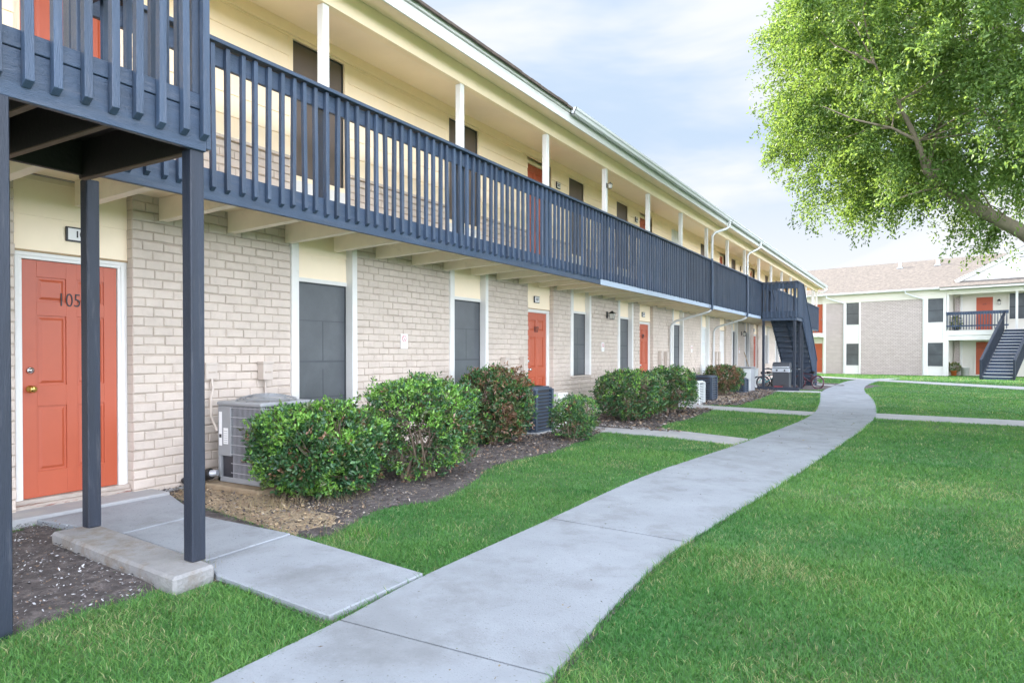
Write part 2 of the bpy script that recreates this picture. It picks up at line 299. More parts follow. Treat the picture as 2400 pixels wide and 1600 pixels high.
slab('kerb_strip',[(1.03,2.49),(2.0,2.395),(2.745,2.335),(2.72,2.62),(2.0,2.70),(1.06,2.79)],.102,.13,'kerb','raised chalky concrete strip carrying the stair posts',.018)
sw=[]
def pxslab(name,q,z=.02,label=None,m='concrete2'):
    P=[U(a,b,z) for a,b in q]; sw.append(P); 
    ar=sum(P[i].x*P[(i+1)%len(P)].y-P[(i+1)%len(P)].x*P[i].y for i in range(len(P)))
    if ar<0: P=P[::-1]
    return slab(name,P,z,.05,m,label)
pxslab('walkway',[(1330,1004),(1560,1022),(1722,1040),(1768,1029),(1560,1005),(1340,988)],label='concrete walk branching to door 107')
pxslab('walkway',[(1585,953),(1663,958),(1905,973),(1913,965),(1650,949),(1590,944)],label='concrete walk branching to door 109')
pxslab('walkway',[(1700,913.5),(1925,919.5),(1925,916.5),(1700,910)],label='thin concrete walk in front of the far dark staircase')
pxslab('walkway',[(1880,899.5),(1953,904.5),(1957,901.5),(1880,896.5)],label='thin concrete walk behind the far dark staircase')
a,b=U(2049,979,.02),U(2400,997,.02); c,d=U(2400,985,.02),U(2054,968,.02)
slab('walkway',[a,b+(b-a)*1.0,c+(c-d)*1.0,d],.02,.05,'concrete2','concrete walk crossing the right lawn')
a,b=U(1905,883,.03),U(2400,912,.03); c,d=U(2400,906,.03),U(1905,880.6,.03)
farwalk=[a-(b-a)*.3,b+(b-a)*.6,c+(c-d)*.6,d-(c-d)*.3]
slab('walkway',farwalk,.03,.05,'concrete2','sunlit concrete walk in front of the far building')
# beds
bedA=[U(*p) for p in [(735,1262),(775,1262),(840,1226),(884,1202),(942,1186),(1030,1176),(1078,1156),(1129,1122),(1146,1102),(1197,1083),(1300,1062),(1380,1030),(1425,1008)]]
bedB=[U(*p) for p in [(1545,1004),(1568,994),(1619,981.6),(1657,969),(1672,960)]]
bedC=[U(*p) for p in [(1735,951),(1776,938),(1806,926),(1825,916)]]
bedN=[U(*p) for p in [(-260,1600),(-60,1530),(42,1494),(105,1466),(196,1440),(290,1414),(348,1397),(425,1362)]]
def bedpoly(front): return [(-.15,front[0].y)]+[(p.x,p.y) for p in front]+[(-.15,front[-1].y)]
PB=[ [(-.15,3.87),(.3,3.87),(q1f.x,q1f.y+.012)]+[(p.x,p.y) for p in bedA]+[(-.15,11.0)],
     [(-.15,11.6)]+[(2.9,11.6)]+[(p.x,p.y) for p in bedB]+[(-.15,16.9)],
     [(-.15,17.8)]+[(p.x,p.y) for p in bedC]+[(2.6,27.5),(-.15,27.5)],
     [(-.15,.2),(-.15,-4),(3.0,-4)]+[(p.x,p.y) for p in bedN]+[(2.75,2.42),(1.1,2.72),(.3,2.85),(.3,.2)],
     [(-.15,28),(2.7,28),(4.6,30.5),(4.9,33.5),(3,35),(-.15,35)],
     [(-.15,35.2),(1.6,35.2),(1.6,43.6),(-.15,43.6)] ]
def edged(G,poly):
    P=np.array([(p[0],p[1]) for p in poly],float); best=np.full(len(G),9.)
    for i in range(len(P)):
        a,b=P[i],P[(i+1)%len(P)]; ab=b-a; t=np.clip(((G-a)@ab)/max(ab@ab,1e-9),0,1); best=np.minimum(best,np.linalg.norm(G-(a+t[:,None]*ab),axis=1))
    return best
# terrain-like bumpy soil sheet per bed
def soil(poly, m, label, step=.07, amp=.018, off=.012, tintf=None):
    P=np.array([(p[0],p[1]) for p in poly]); x0,y0=P.min(0); x1,y1=P.max(0)
    if (x1-x0)*(y1-y0)>25: step=.12
    nx=int((x1-x0)/step)+2; ny=int((y1-y0)/step)+2
    gx,gy=np.meshgrid(x0+np.arange(nx)*step,y0+np.arange(ny)*step); G=np.stack([gx.ravel(),gy.ravel()],1)
    jt=np.array([(hf(a,b,1.3),hf(a+9,b,1.3)) for a,b in G])*.1
    ins=inpoly(G+jt*(tintf is None),poly)
    z=np.array([off+amp*(.5+.9*hf(a,b,2.2)+.5*hf(a,b,9)) for a,b in G]); z=np.maximum(z,.004)
    e_=edged(G,poly); z=np.minimum(z,-.012+e_*.28)
    V=np.c_[G,z]; idx=np.arange(nx*ny).reshape(ny,nx)
    F=np.stack([idx[:-1,:-1],idx[:-1,1:],idx[1:,1:],idx[1:,:-1]],-1).reshape(-1,4)
    F=F[ins[F].sum(1)>=3]
    o=np_mesh('soil',V,F,m,smooth=True); o['kind']='structure'; o['label']=label; return o
for p,l in zip(PB,['dark soil bed along the near brick wall','dark soil bed under the paired hedges','dark soil bed before the far dark staircase','dark mulch bed under the near landing','bare soil around the far staircase','bare soil strip along the far wall']): soil(p,M['soil'],l)
sandp=[(.0,3.86),(.3,3.86),(q1f.x,q1f.y+.005),(2.55,3.85),(2.3,4.25),(1.6,4.35),(.9,4.6),(.0,5.0)]
soil(sandp,M['sand'],'tan sandy soil by the near air conditioner',.06,.03,.026,1)
soil([(.1,20.5),(1.8,20.3),(2.0,22.0),(1.2,23.6),(.1,23.9)],M['sand'],'tan sandy soil by the far hedge',.09,.02,.024)
# chips and dead leaves
def chips(name, poly, n, sz, cols, label, cat, zz=.035, flat=.35, minpx=0):
    P=np.array([(p[0],p[1]) for p in poly]); lo,hi=P.min(0),P.max(0)
    G=rng.uniform(lo,hi,(n*3,2)); G=G[inpoly(G,poly)][:n]; n=len(G)
    dist=np.hypot(G[:,0]-DW,G[:,1])
    s=sz*rng.uniform(.35,1,(n,1))**1.5*np.clip(dist/7,1,2.5)[:,None]
    a=rng.uniform(0,2*np.pi,n); u=np.stack([np.cos(a),np.sin(a),rng.normal(0,flat,n)],1); v=np.stack([-np.sin(a),np.cos(a),rng.normal(0,flat,n)],1)
    w_=rng.uniform(.25,.8,(n,1)); c=np.c_[G,[zz+.012*hf(q[0],q[1],2.2)+rng.uniform(-.006,.012) for q in G]]
    up=np.array([[0,0,1.]]); h=rng.uniform(.1,.35,(n,1))
    V=np.stack([c-u*s,c-v*s*w_,c+u*s,c+v*s*w_,c+up*s*h],1).reshape(-1,3)
    b=np.arange(n)[:,None]*5; F=np.concatenate([b+np.array([[0,1,4]]),b+np.array([[1,2,4]]),b+np.array([[2,3,4]]),b+np.array([[3,0,4]])])
    cc=np.array(cols)[rng.integers(0,len(cols),n)]*rng.uniform(.6,1.15,(n,1)); T=np.repeat(cc,5,0)
    o=np_mesh(name,V,F,M['chip'],tint=T); tag(o,label,cat,kind='stuff'); return o
lt=[(.62,.62,.63),(.42,.42,.43),(.22,.20,.2),(.26,.17,.11),(.09,.08,.08),(.09,.08,.08),(.06,.055,.055),(.06,.055,.055),(.1,.09,.09)]
br=[(.22,.14,.09),(.30,.22,.15),(.10,.08,.07),(.07,.06,.06),(.34,.30,.26),(.12,.10,.10),(.07,.06,.06)]
chips('mulch',PB[3],26000,.013,lt,'grey and white gravel and bark chips in the dark bed under the landing','mulch')
chips('leaf_litter',PB[0],14000,.017,br,'brown leaf litter on the soil around the near hedges','leaf litter')
chips('leaf_litter',PB[1],5000,.022,br,'brown leaf litter on the soil under the paired hedges','leaf litter')
chips('leaf_litter',PB[2],4000,.024,br,'brown leaf litter on the soil before the far staircase','leaf litter')
chips('dirt_clods',sandp,1500,.02,[(.45,.33,.19),(.3,.21,.13),(.12,.1,.09),(.5,.4,.26)],'tan and dark clods on the sandy patch by the walk','dirt clods',.05)
# ------------------------------------------------------------------ grass
def grass(name, n, polys, excl, label, ymin, ymax, dens0=9000):
    # area sampling with density falling off with distance
    out=[]
    for d0,d1 in [(1.6,3.5),(3.5,5),(5,7),(7,10),(10,14),(14,20),(20,28),(28,38),(38,52)]:
        rho=dens0*min(1,(4.2/((d0+d1)/2))**1.85); ang=R(92); area=.5*ang*(d1**2-d0**2); k=int(area*rho)
        r=np.sqrt(rng.uniform(d0**2,d1**2,k)); t=rng.uniform(TH-R(45),TH+R(47),k)  # heading left of +y
        out.append(np.stack([DW-r*np.sin(t),r*np.cos(t)],1))
    G=np.concatenate(out)
    k=np.zeros(len(G),bool)
    for p in polys: k|=inpoly(G,p)
    e=G+rng.normal(0,.014,G.shape); eb=G+rng.normal(0,.07,G.shape)
    for p in excl: k&=~inpoly(eb if any(p is q for q in PB) else e,p)
    return G[k]
excl=[[(p.x,p.y) for p in pathpoly]]+[[(p[0],p[1]) for p in P] for P in sw]+PB+[[(-.2,.2),(.31,.2),(.31,3.86),(-.2,3.86)],[(.9,2.44),(2.8,2.31),(2.78,2.62),(on.x,on.y),(of.x,of.y),(q1f.x,q1f.y),(.3,3.88)],[(p.x,p.y) for p in farwalk]]
a,b=U(2049,979,.02),U(2400,997,.02); c,d=U(2400,985,.02),U(2054,968,.02); excl.append([(q.x,q.y) for q in [a,b+(b-a),c+(c-d),d]])
excl.append([(-40,-20),(.02,-20),(.02,43.7),(-40,43.7)])
G=grass('grass',0,[[(-30,-5),(45,-5),(45,60),(-30,60)]],excl,'',0,0,DENS)
chips('grass_clippings',[(q.x,q.y) for q in pathpoly[:60]]+[(q.x,q.y) for q in pathpoly[-60:]],240,.014,[(.16,.18,.08),(.12,.09,.06),(.25,.2,.12),(.08,.08,.06)],'scattered clippings and leaf bits lying on the concrete path','litter',.045,.1)
chips('leaf_litter',sandp,700,.02,br,'dark leaf bits scattered on the tan sand by the front walk','leaf litter',.05)
# longer unmown blades leaning over the path and walk edges
ed=[]
for A_,B_ in ((Lw,Rw),(Rw,Lw)):
    for i in range(0,70):
        p,q=A_[i],A_[i+1]; l=(q-p).length; k=int(l*(330 if p.y<8 else 150)); t=rng.uniform(0,1,k)
        o_=(p-B_[min(i,len(B_)-1)]).normalized(); w_=np.abs(rng.normal(.012,.02,k))
        ed.append(np.stack([p.x+(q.x-p.x)*t+o_.x*w_,p.y+(q.y-p.y)*t+o_.y*w_],1))
ed=np.concatenate(ed); ke=np.ones(len(ed),bool)
for p in excl[1:]: ke&=~inpoly(ed,p)
ed=ed[ke]; nE=len(ed); G=np.concatenate([G,ed])
n=len(G); dist=np.hypot(G[:,0]-DW,G[:,1])
def vnoise(G,s,o=0): 
    # smooth value noise on a lattice, vectorised
    Q=G*s+o; i=np.floor(Q).astype(int); f=Q-i; f=f*f*(3-2*f)
    def h(a,b): 
        q=np.sin(a*127.1+b*311.7)*43758.5453; return q-np.floor(q)
    return (h(i[:,0],i[:,1])*(1-f[:,0])+h(i[:,0]+1,i[:,1])*f[:,0])*(1-f[:,1])+(h(i[:,0],i[:,1]+1)*(1-f[:,0])+h(i[:,0]+1,i[:,1]+1)*f[:,0])*f[:,1]
nz=.5*vnoise(G,.9)+.3*vnoise(G,2.3,7)+.2*vnoise(G,6,3)
hgt=(rng.uniform(.022,.050,n)*(.7+.75*nz))
wd=np.maximum(rng.uniform(.0024,.0050,n),dist*.0007)
a=rng.uniform(0,2*np.pi,n); lean=np.abs(rng.normal(0,.75,n)); la=rng.uniform(0,2*np.pi,n)
hgt[-nE:]=rng.uniform(.03,.095,nE)*(.6+.6*nz[-nE:]); lean[-nE:]*=1.2
u=np.stack([np.cos(a),np.sin(a),0*a],1)*wd[:,None]*.5
dr=np.stack([np.cos(la)*lean,np.sin(la)*lean,np.ones(n)],1); dr/=np.linalg.norm(dr,axis=1)[:,None]
dr2=dr+np.stack([np.cos(la)*.6,np.sin(la)*.6,-.35*np.ones(n)],1); dr2/=np.linalg.norm(dr2,axis=1)[:,None]
c=np.c_[G,np.full(n,-.004)]; m1=c+dr*hgt[:,None]*.55; tp=m1+dr2*hgt[:,None]*.6
V=np.stack([c-u,c+u,m1+u*.8,m1-u*.8,tp],1).reshape(-1,3)
b=np.arange(n)[:,None]*5; F=np.stack([b+np.array([[0,1,2]]),b+np.array([[0,2,3]]),b+np.array([[3,2,4]])],1).reshape(-1,3)
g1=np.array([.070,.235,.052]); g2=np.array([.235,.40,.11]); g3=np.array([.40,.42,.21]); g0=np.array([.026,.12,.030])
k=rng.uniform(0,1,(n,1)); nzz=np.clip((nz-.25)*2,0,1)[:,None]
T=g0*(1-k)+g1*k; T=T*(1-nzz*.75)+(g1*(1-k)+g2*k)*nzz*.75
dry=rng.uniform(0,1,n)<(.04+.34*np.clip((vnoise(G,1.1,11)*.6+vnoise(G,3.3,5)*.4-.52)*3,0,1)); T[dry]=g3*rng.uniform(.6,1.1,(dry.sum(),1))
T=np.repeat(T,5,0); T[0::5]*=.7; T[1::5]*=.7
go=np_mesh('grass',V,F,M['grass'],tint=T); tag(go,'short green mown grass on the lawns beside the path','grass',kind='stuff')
# ragged dry tufts by kerb strip end
def tuft(c, n, h, cols, name, label, spread=.08):
    G=np.array(c[:2])+rng.normal(0,spread,(n,2)); a=rng.uniform(0,6.28,n); ln=np.abs(rng.normal(0,.8,n)); hh=h*rng.uniform(.5,1,n)
    u=np.stack([np.cos(a),np.sin(a),0*a],1)*.002; d=np.stack([np.cos(a*3)*ln,np.sin(a*3)*ln,np.ones(n)],1); d/=np.linalg.norm(d,axis=1)[:,None]
    c0=np.c_[G,np.full(n,c[2])]; t=c0+d*hh[:,None]
    V=np.stack([c0-u,c0+u,t],1).reshape(-1,3); F=np.arange(3*n).reshape(-1,3)
    T=np.repeat(np.array(cols)[rng.integers(0,len(cols),n)],3,0); o=np_mesh(name,V,F,M['grass'],tint=T); tag(o,label,'grass tuft',kind='stuff'); return o
q=U(425,1345); tuft((q.x,q.y,.0),900,.13,[(.30,.26,.12),(.22,.22,.08),(.35,.30,.18),(.1,.2,.04)],'grass_tuft','dry straw-coloured grass tuft at the end of the raised concrete strip',.07)
# ------------------------------------------------------------------ main building
B=thing('apartment_building','long two-storey apartment block with painted brick, cream upper siding and navy balcony railing','apartment building',(0,0,0))
Y0,Y1=-5.0,43.6; ZF=2.97; XR=1.12
CO=.0915; BW=.2
def bricks(mb, y0, y1, z0, z1, seed=0, X=0.0, back=-.108):
    r=random.Random(seed); k=0
    zc=math.floor(z0/CO)*CO
    row=int(round(zc/CO)); z=zc
    while z<z1-.01:
        za=max(z,z0); zb=min(z+CO,z1)-.0075
        if zb-za>.02:
            off=(row%2)*.5*BW
            y=math.floor((y0-off)/BW)*BW+off
            dzr=r.uniform(-.002,.002)
            cuts=[y0]+[y+BW*k+r.uniform(-.016,.016) for k in range(int((y1-y)/BW)+2) if y0+.07<y+BW*k<y1-.07]+[y1]
            for ya,yb in zip(cuts[:-1],cuts[1:]):
                g=.0055
                a=ya+(g/2 if ya>y0 else 0); b=yb-(g/2 if yb<y1 else 0)
                if b-a>.025:
                    f=X+r.uniform(-.006,.006); f2=f+r.uniform(-.004,.004); e=r.uniform(.005,.010)
                    zt=zb+dzr+r.uniform(-.005,.002); zl=za+dzr+r.uniform(-.001,.003)
                    jt=lambda: r.uniform(-.0035,.0035)
                    bk=[(back,a,zl),(back,b,zl),(back,b,zt),(back,a,zt)]
                    md=[(f-e,a,zl+jt()),(f2-e,b,zl+jt()),(f2-e,b,zt+jt()),(f-e,a,zt+jt())]
                    fr=[(f,a+e,zl+e+jt()),(f2,b-e,zl+e+jt()),(f2,b-e,zt-e+jt()),(f,a+e,zt-e+jt())]
                    n=len(mb.v); mb.v+=bk+md+fr
                    for i in range(4):
                        j=(i+1)%4; mb.f.append((n+i,n+j,n+4+j,n+4+i)); mb.f.append((n+4+i,n+4+j,n+8+j,n+8+i)); mb.sm+=[False]*2
                    mb.f.append((n+8,n+9,n+10,n+11)); mb.sm.append(False)
        z+=CO; row+=1
OP=[(-1.5,-.45,'w',.35),(2.71,3.69,'d','105','orange'),(5.57,6.66,'w',.35),(8.73,9.83,'w',.35),(11.24,12.28,'d','107','orange'),(13.05,14.07,'w',.95),(15.67,16.68,'w',.95),
    (17.2,18.24,'d','109','orange'),(19.9,21.0,'w',.95),(22.96,24.0,'v',.5),(25.5,26.5,'d','','white'),(27.3,28.27,'w',.95),(29.6,30.5,'w',.5),(31.4,32.4,'d','111','orange'),
    (33.8,34.8,'w',.95),(36.5,37.5,'w',.95),(39.0,40.0,'d','115','orange')]
ZJ=2.93
prev=Y0
for i,o in enumerate(OP+[(Y1,Y1,'e')]):
    wall=MB(); bricks(wall,prev,o[0],-.03,ZJ,100+i); MB().box(-.2,prev+.001,-.1,-.013,o[0]-.001,ZJ).build('mortar_bed',M['mortar'],wall.build('brick_wall',M['brick'],B))
    if o[0]<Y1:
        zs=o[3] if o[2] in 'wv' else .0
        if o[2] in 'wv': wall=MB(); bricks(wall,o[0],o[1],-.03,zs-.07,200+i); MB().box(-.2,o[0]+.001,-.1,-.014,o[1]-.001,zs-.07).build('mortar_bed',M['mortar'],wall.build('brick_wall',M['brick'],B))
    prev=o[1]
MB().box(-.06,Y0,-.2,.012,2.4,.03).box(-.06,3.9,-.2,.02,11.2,.045).box(-.06,12.4,-.2,.02,17.1,.02).box(-.06,18.3,-.2,.02,31.3,.02).box(-.06,32.5,-.2,.02,Y1,.02).build('foundation',M['concrete2'],B,.004)
# storey body behind walls (keeps light out)
MB().box(-9,Y0,-.1,-.225,Y1,5.34).build('building_core',M['panel'],B)
# end wall bricks (far end is seen edge-on): plain panels
def door(y0,y1,zb,num,colr,z1=None,upper=False,label=None,tops=None):
    z1=zb+2.03; c=(y0+y1)/2; w=.79; a=c-w/2; b=c+w/2; X=-.11
    D=thing('door',None,None,(0,0,0)); D.parent=B
    m=M[colr]
    if label: D['label']=label
    s=MB()
    # stiles/rails + recessed raised panels
    ys=[a,a+.115,c-.045,c+.045,b-.115,b]; zs=[zb,zb+.22,zb+.78,zb+.96,zb+1.56,zb+1.68,zb+1.89,z1]
    s.box(X-.03,a,zb,X-.012,b,z1)
    for q0,q1 in ((0,1),(2,3),(4,5)): s.box(X-.013,ys[q0],zb,X,ys[q1],z1)
    for q0,q1 in ((0,1),(2,3),(4,5),(6,7)):
        for r0,r1 in ((1,2),(3,4)): s.box(X-.0125,ys[r0]-.001,zs[q0],X-.0003,ys[r1]+.001,zs[q1])
    s.build('door_leaf',m,D,.002)
    for q0,q1 in ((1,2),(3,4),(5,6)):
        for r0,r1 in ((1,2),(3,4)):
            p=MB(); y_a,y_b,z_a,z_b=ys[r0]+.018,ys[r1]-.018,zs[q0]+.018,zs[q1]-.018; k=.02
            p.add([(X-.012,y_a,z_a),(X-.012,y_b,z_a),(X-.012,y_b,z_b),(X-.012,y_a,z_b),(X-.003,y_a+k,z_a+k),(X-.003,y_b-k,z_a+k),(X-.003,y_b-k,z_b-k),(X-.003,y_a+k,z_b-k)],
                  [(0,1,5,4),(1,2,6,5),(2,3,7,6),(3,0,4,7),(4,5,6,7)])
            p.build('door_panel',m,D)
    fr=MB(); cw=.075
    for s0,s1,zt in ((a-cw,a-.004,z1+.004),(b+.004,b+cw,z1+.004)):
        fr.box(X-.03,s0,zb-.02,X+.018,s1,zt)
    fr.box(X-.03,a-cw,z1+.004,X+.019,b+cw,z1+.075)
    fr.box(X+.018,a-cw+.012,zb-.02,X+.028,a-.03,z1+.03).box(X+.018,b+.03,zb-.02,X+.028,b+cw-.012,z1+.03).box(X+.0185,a-cw+.012,z1+.03,X+.0285,b+cw-.012,z1+.062)
    fr.box(X-.02,b+cw,zb-.02,X+.01,y1,z1+.075).box(X-.02,y0,zb-.02,X+.01,a-cw,z1+.075)
    fr.build('door_frame',M['white'] if not upper else M['panel'],D,.003)
    hy=a+.06
    h=MB()
    h.lathe([(0,0),(.032,0),(.032,.006),(.012,.012),(.011,.035),(.026,.045),(.03,.06),(.024,.072),(0,.076)],n=18)
    h.v=[(X+v[2],hy+v[0],zb+.93+v[1]) for v in h.v]; h.build('door_knob',M['brass'] if num in('105',) else M['chrome'],D)
    h=MB(); h.lathe([(0,0),(.03,0),(.03,.012),(.022,.02),(.012,.021),(.012,.026),(0,.026)],n=18)
    h.v=[(X+v[2],hy+v[0],zb+1.09+v[1]) for v in h.v]; h.build('deadbolt',M['chrome'],D)
    t=MB().box(X-.03,y0+.002,zb-.10,X+.075,y1-.002,zb-.045).box(X-.028,y0+.002,zb-.045,X+.05,y1-.002,zb-.004)
    t.build('threshold',M['threshold'],D,.006)
    if num:
        text(num,.17,M['ink'],D,(X+.004,c-.02,zb+1.70),'door_number',.003,width=.78,bold=-.002)
    return D
PL={'105':'black framed number plate partly hidden by a post over the nearest orange door','107':'black framed number plate over the orange door beside the slate blue condenser','109':'black framed number plate over the orange door between the lantern and the first diagonal downspout',
'111':'black framed number plate over the ground floor door under the far staircase','115':'black framed number plate over the last ground floor door beyond the far staircase','207':'black framed number plate on the upper wall right of the first full upper door','209':'black framed number plate on the upper wall left of the second full upper door'}
def plate(y,z,num,X=-.095,wd=.26,ht=.13):
    P=thing('number_plate',PL[num],'number plate',(X,y,z),group=None)
    MB().box(0,-wd/2,-ht/2,.022,wd/2,ht/2).build('plate_frame',M['black'],P,.003)
    MB().box(.0225,-wd/2+.014,-ht/2+.014,.025,wd/2-.014,ht/2-.014).build('plate_face',M['label'],P)
    text(num,ht*.62,M['ink'],P,(.0262,0,0),'plate_number',.001,bold=.002); pass
def window(y0,y1,z0,z1,kind='w',ztop=ZJ,lower=True,label=None,smat='screen'):
    W=thing('window',None,None,(0,0,0)); W.parent=B
    if label: W['label']=label
    X=-.105
    if lower:
        t=MB().box(-.13,y0+.001,z0-.04,.022,y0+.11,ztop).box(-.13,y1-.09,z0-.04,.022,y1-.001,ztop); t.build('window_trim',M['white'],W,.003)
        a,b=y0+.11,y1-.09
        MB().box(X-.02,a,z1,X+.03,b-.0,z1+.05).build('head_trim',M['white'],W,.003)
        P=MB(); zz=z1+.05
        while zz<ztop-.01:
            ze=min(zz+.30,ztop); P.add([(X+.018,a,zz),(X+.018,b,zz),(X+.008,b,ze),(X+.008,a,ze)],[(0,1,2,3)]); P.add([(X-.01,a,zz),(X-.01,b,zz),(X+.018,b,zz),(X+.018,a,zz)],[(0,1,2,3)]); zz=ze
        P.build('head_panel',M['panel'],W)
        s=MB().box(-.13,y0+.001,z0-.07,.035,y1-.001,z0-.041); s.build('window_sill',M['brick'] if z0>.6 else M['white'],W,.004)
    else:
        a,b=y0,y1; c=.065
        t=MB().box(-.02,a-c,z1,.012,b+c,z1+c).box(-.02,a-c,z0-c,.012,a,z1).box(-.02,b,z0-c,.012,b+c,z1).box(-.02,a,z0-c,.013,b,z0)
        t.build('window_trim',M['cream'],W,.003); X=-.035
    zz0=z0-.04 if lower else z0
    if kind=='w':
        MB().add([(X,a,zz0),(X,b,zz0),(X,b,z1),(X,a,z1)],[(0,1,2,3)]).build('window_screen',M[smat],W)
        f=MB(); e=.018
        f.box(X,a,zz0,X+.008,a+e,z1).box(X,b-e,zz0,X+.008,b,z1).box(X+.0005,a+e,z1-e,X+.0085,b-e,z1).box(X+.0005,a+e,zz0,X+.0085,b-e,zz0+e)
        f.build('screen_frame',M['muntin'],W)
        u=MB(); zm=(zz0+z1)/2; cc=(a+b)/2+.05
        u.box(X-.004,a+e,zm-.012,X+.002,b-e,zm+.012); 
        for q in (.27,.76): u.box(X-.004,a+e,zz0+(z1-zz0)*q-.006,X+.0012,b-e,zz0+(z1-zz0)*q+.006)
        u.box(X-.004,cc-.006,zz0+e,X+.0015,cc+.006,zz0+(z1-zz0)*.45).box(X-.004,cc-.006,zm+.012,X+.0015,cc+.006,zz0+(z1-zz0)*.76)
        if smat=='screen': u.build('sash_bars',M['sash'],W)
    else:
        MB().box(X-.02,a,zz0,X-.004,b,z1).build('window_pane',M['aclight'],W)
        u=MB(); n=4
        for k in range(3): 
            y=a+(b-a)*k/2; u.box(X-.004,max(a,y-.02),zz0,X+.01,min(b,y+.02),z1)
        for k in range(n+1):
            z=zz0+(z1-zz0)*k/n; u.box(X-.003,a+.02,max(zz0,z-.015),X+.0085,b-.02,min(z1,z+.015))
        u.build('sash_bars',M['white'],W)
nth=0
for o in OP:
    if o[2]=='d':
        D=door(o[0],o[1],.15,o[3],o[4],label='white storage door' if o[4]=='white' else None)
        P=MB(); zz=.15+2.03+.075; a,b=o[0]+.001,o[1]-.001; X=-.105
        while zz<ZJ-.01:
            ze=min(zz+.30,ZJ); P.add([(X+.018,a,zz),(X+.018,b,zz),(X+.008,b,ze),(X+.008,a,ze)],[(0,1,2,3)]); P.add([(X-.03,a,zz),(X-.03,b,zz),(X+.018,b,zz),(X+.018,a,zz)],[(0,1,2,3)]); zz=ze
        P.build('head_panel',M['panel'],D)
        MB().box(X+.012,a,2.245,X+.024,b,2.262).build('drip_strip',M['tan'],D)
        if o[3]: plate((o[0]+o[1])/2-(-.07 if o[3]=='105' else .05),2.44,o[3],X+.016,.26 if o[3]=='105' else .2)
    else: window(o[0],o[1],o[3],2.26,'w' if o[2]=='w' else 'v',ztop=ZJ-.002)
# upper wall: brick wainscot + lap siding with openings
UP=[(-1.4,-.5,'w'),(2.71,3.69,'d','205'),(5.61,6.45,'w'),(8.71,9.54,'w'),(11.2,12.15,'d','207'),(12.96,13.71,'w'),(15.57,16.32,'w'),(17.15,18.1,'d','209'),(19.8,20.6,'v'),(22.9,23.65,'w'),
    (25.4,26.35,'d','211'),(27.2,27.9,'w'),(30.6,31.5,'d','213'),(33.8,34.6,'w'),(36.5,37.3,'w'),(39.0,39.9,'d','215')]
sd_=MB()
ZW=3.66; ZT=5.27
def siding(mb,y0,y1,z0,z1,X=0,step=.235,zref=3.70):
    k0=math.floor((z0-zref)/step); z=zref+k0*step
    while z<z1-.005:
        a=max(z,z0); b=min(z+step,z1)
        fa=X+.016-.014*(a-z)/step; fb=X+.016-.014*(b-z)/step
        mb.add([(fa,y0,a),(fa,y1,a),(fb,y1,b),(fb,y0,b),(X-.02,y0,a),(X-.02,y1,a)],[(0,1,2,3),(4,5,1,0)]); z+=step
    mb.add([(X-.001,y0,z0),(X-.001,y1,z0),(X-.001,y1,z1),(X-.001,y0,z1)],[(0,1,2,3)])
prev=Y0
for i,o in enumerate(UP+[(Y1,Y1,'e')]):
    zt=5.03 if o[2]=='d' else 5.12
    a=prev; b=o[0]-(.065 if o[2] in 'wv' else 0) if o[0]<Y1 else Y1
    uw=MB(); bricks(uw,a,b,ZF,ZW,300+i,X=.035,back=-.04); uw=uw.build('upper_brick_wainscot',M['brick'],B); MB().box(-.05,a+.001,ZF,.02,b-.001,ZW).build('mortar_bed',M['mortar'],uw)
    MB().box(-.03,a,ZW,.06,b,ZW+.035).build('wainscot_cap',M['brick'],uw,.005)
    siding(sd_,a,b,ZW+.035,ZT)
    if o[0]<Y1:
        b2=o[1]+(.065 if o[2] in 'wv' else 0)
        if o[2]=='d': siding(sd_,b,b2,5.03+.08,ZT)
        else:
            siding(sd_,b,b2,zt+.065,ZT); 
            MB().box(-.02,b+.002,ZF,.02,b2-.002,3.50-.06).build('under_window_panel',M['white'],B)
        prev=b2
sd_.build('lap_siding',M['cream'],B)
MB().box(.017,Y0,5.13,.04,Y1,5.265).build('frieze_board',M['cream'],B,.003)
for o in UP:
    if o[2]=='d':
        door(o[0],o[1],3.0,o[3],'orange',upper=True)
        if o[3]=='205': pass
        elif o[3]=='207': plate(12.42,4.80,'207',.02,.16,.13)
        elif o[3]=='209': plate(16.85,4.85,'209',.02,.16,.13)
    elif o[2]=='w': window(o[0],o[1],3.50,5.10,'w',lower=False,smat='screenbr')
    else: window(o[0],o[1],3.50,5.10,'v',lower=False)
# balcony: deck, joists, rim, railing, columns
MB().box(-.02,Y0,2.90,1.095,Y1,ZF).build('balcony_deck',M['panel'],B)
yj=2.45-.77*9
while yj<Y1-.2:
    if yj>1.0: 
        MB().extr_y([(.004,2.675),(1.09,2.712),(1.09,2.897),(.004,2.897)],yj-.045,yj+.045).build('balcony_joist',M['joist'],B,.003)
    yj+=.77
RY0=2.62
r=MB(); y=RY0; rr=random.Random(5)
while y<Y1: 
    y2=min(y+rr.choice([3.66,4.88]),Y1); d=rr.uniform(-.003,.003); r.box(1.10+d,y,2.70+rr.uniform(-.004,.004),1.14+d,y2-.004,ZF+.0); y=y2
r.build('rim_board',M['navyh'],B,.004)
f=MB(); y=12.0
while y<27: f.box(1.1445,y,2.695,1.156,min(y+3.0,27.0)-.006,2.80); y+=3.0
f.build('rim_flashing',M['flash'],B,.002)
RL=MB(); y=RY0
while y<Y1:
    y2=min(y+4.88,Y1); d=rr.uniform(-.004,.004); RL.box(1.10,y,3.87+d,1.14,y2-.003,4.035+d); RL.box(1.075,y,4.045+d,1.215,y2-.003,4.083+d); y=y2
rail=RL.build('balcony_railing',M['navyh'],B,.004)
y=RY0+.07; k=0; rest=MB(); rr=random.Random(11)
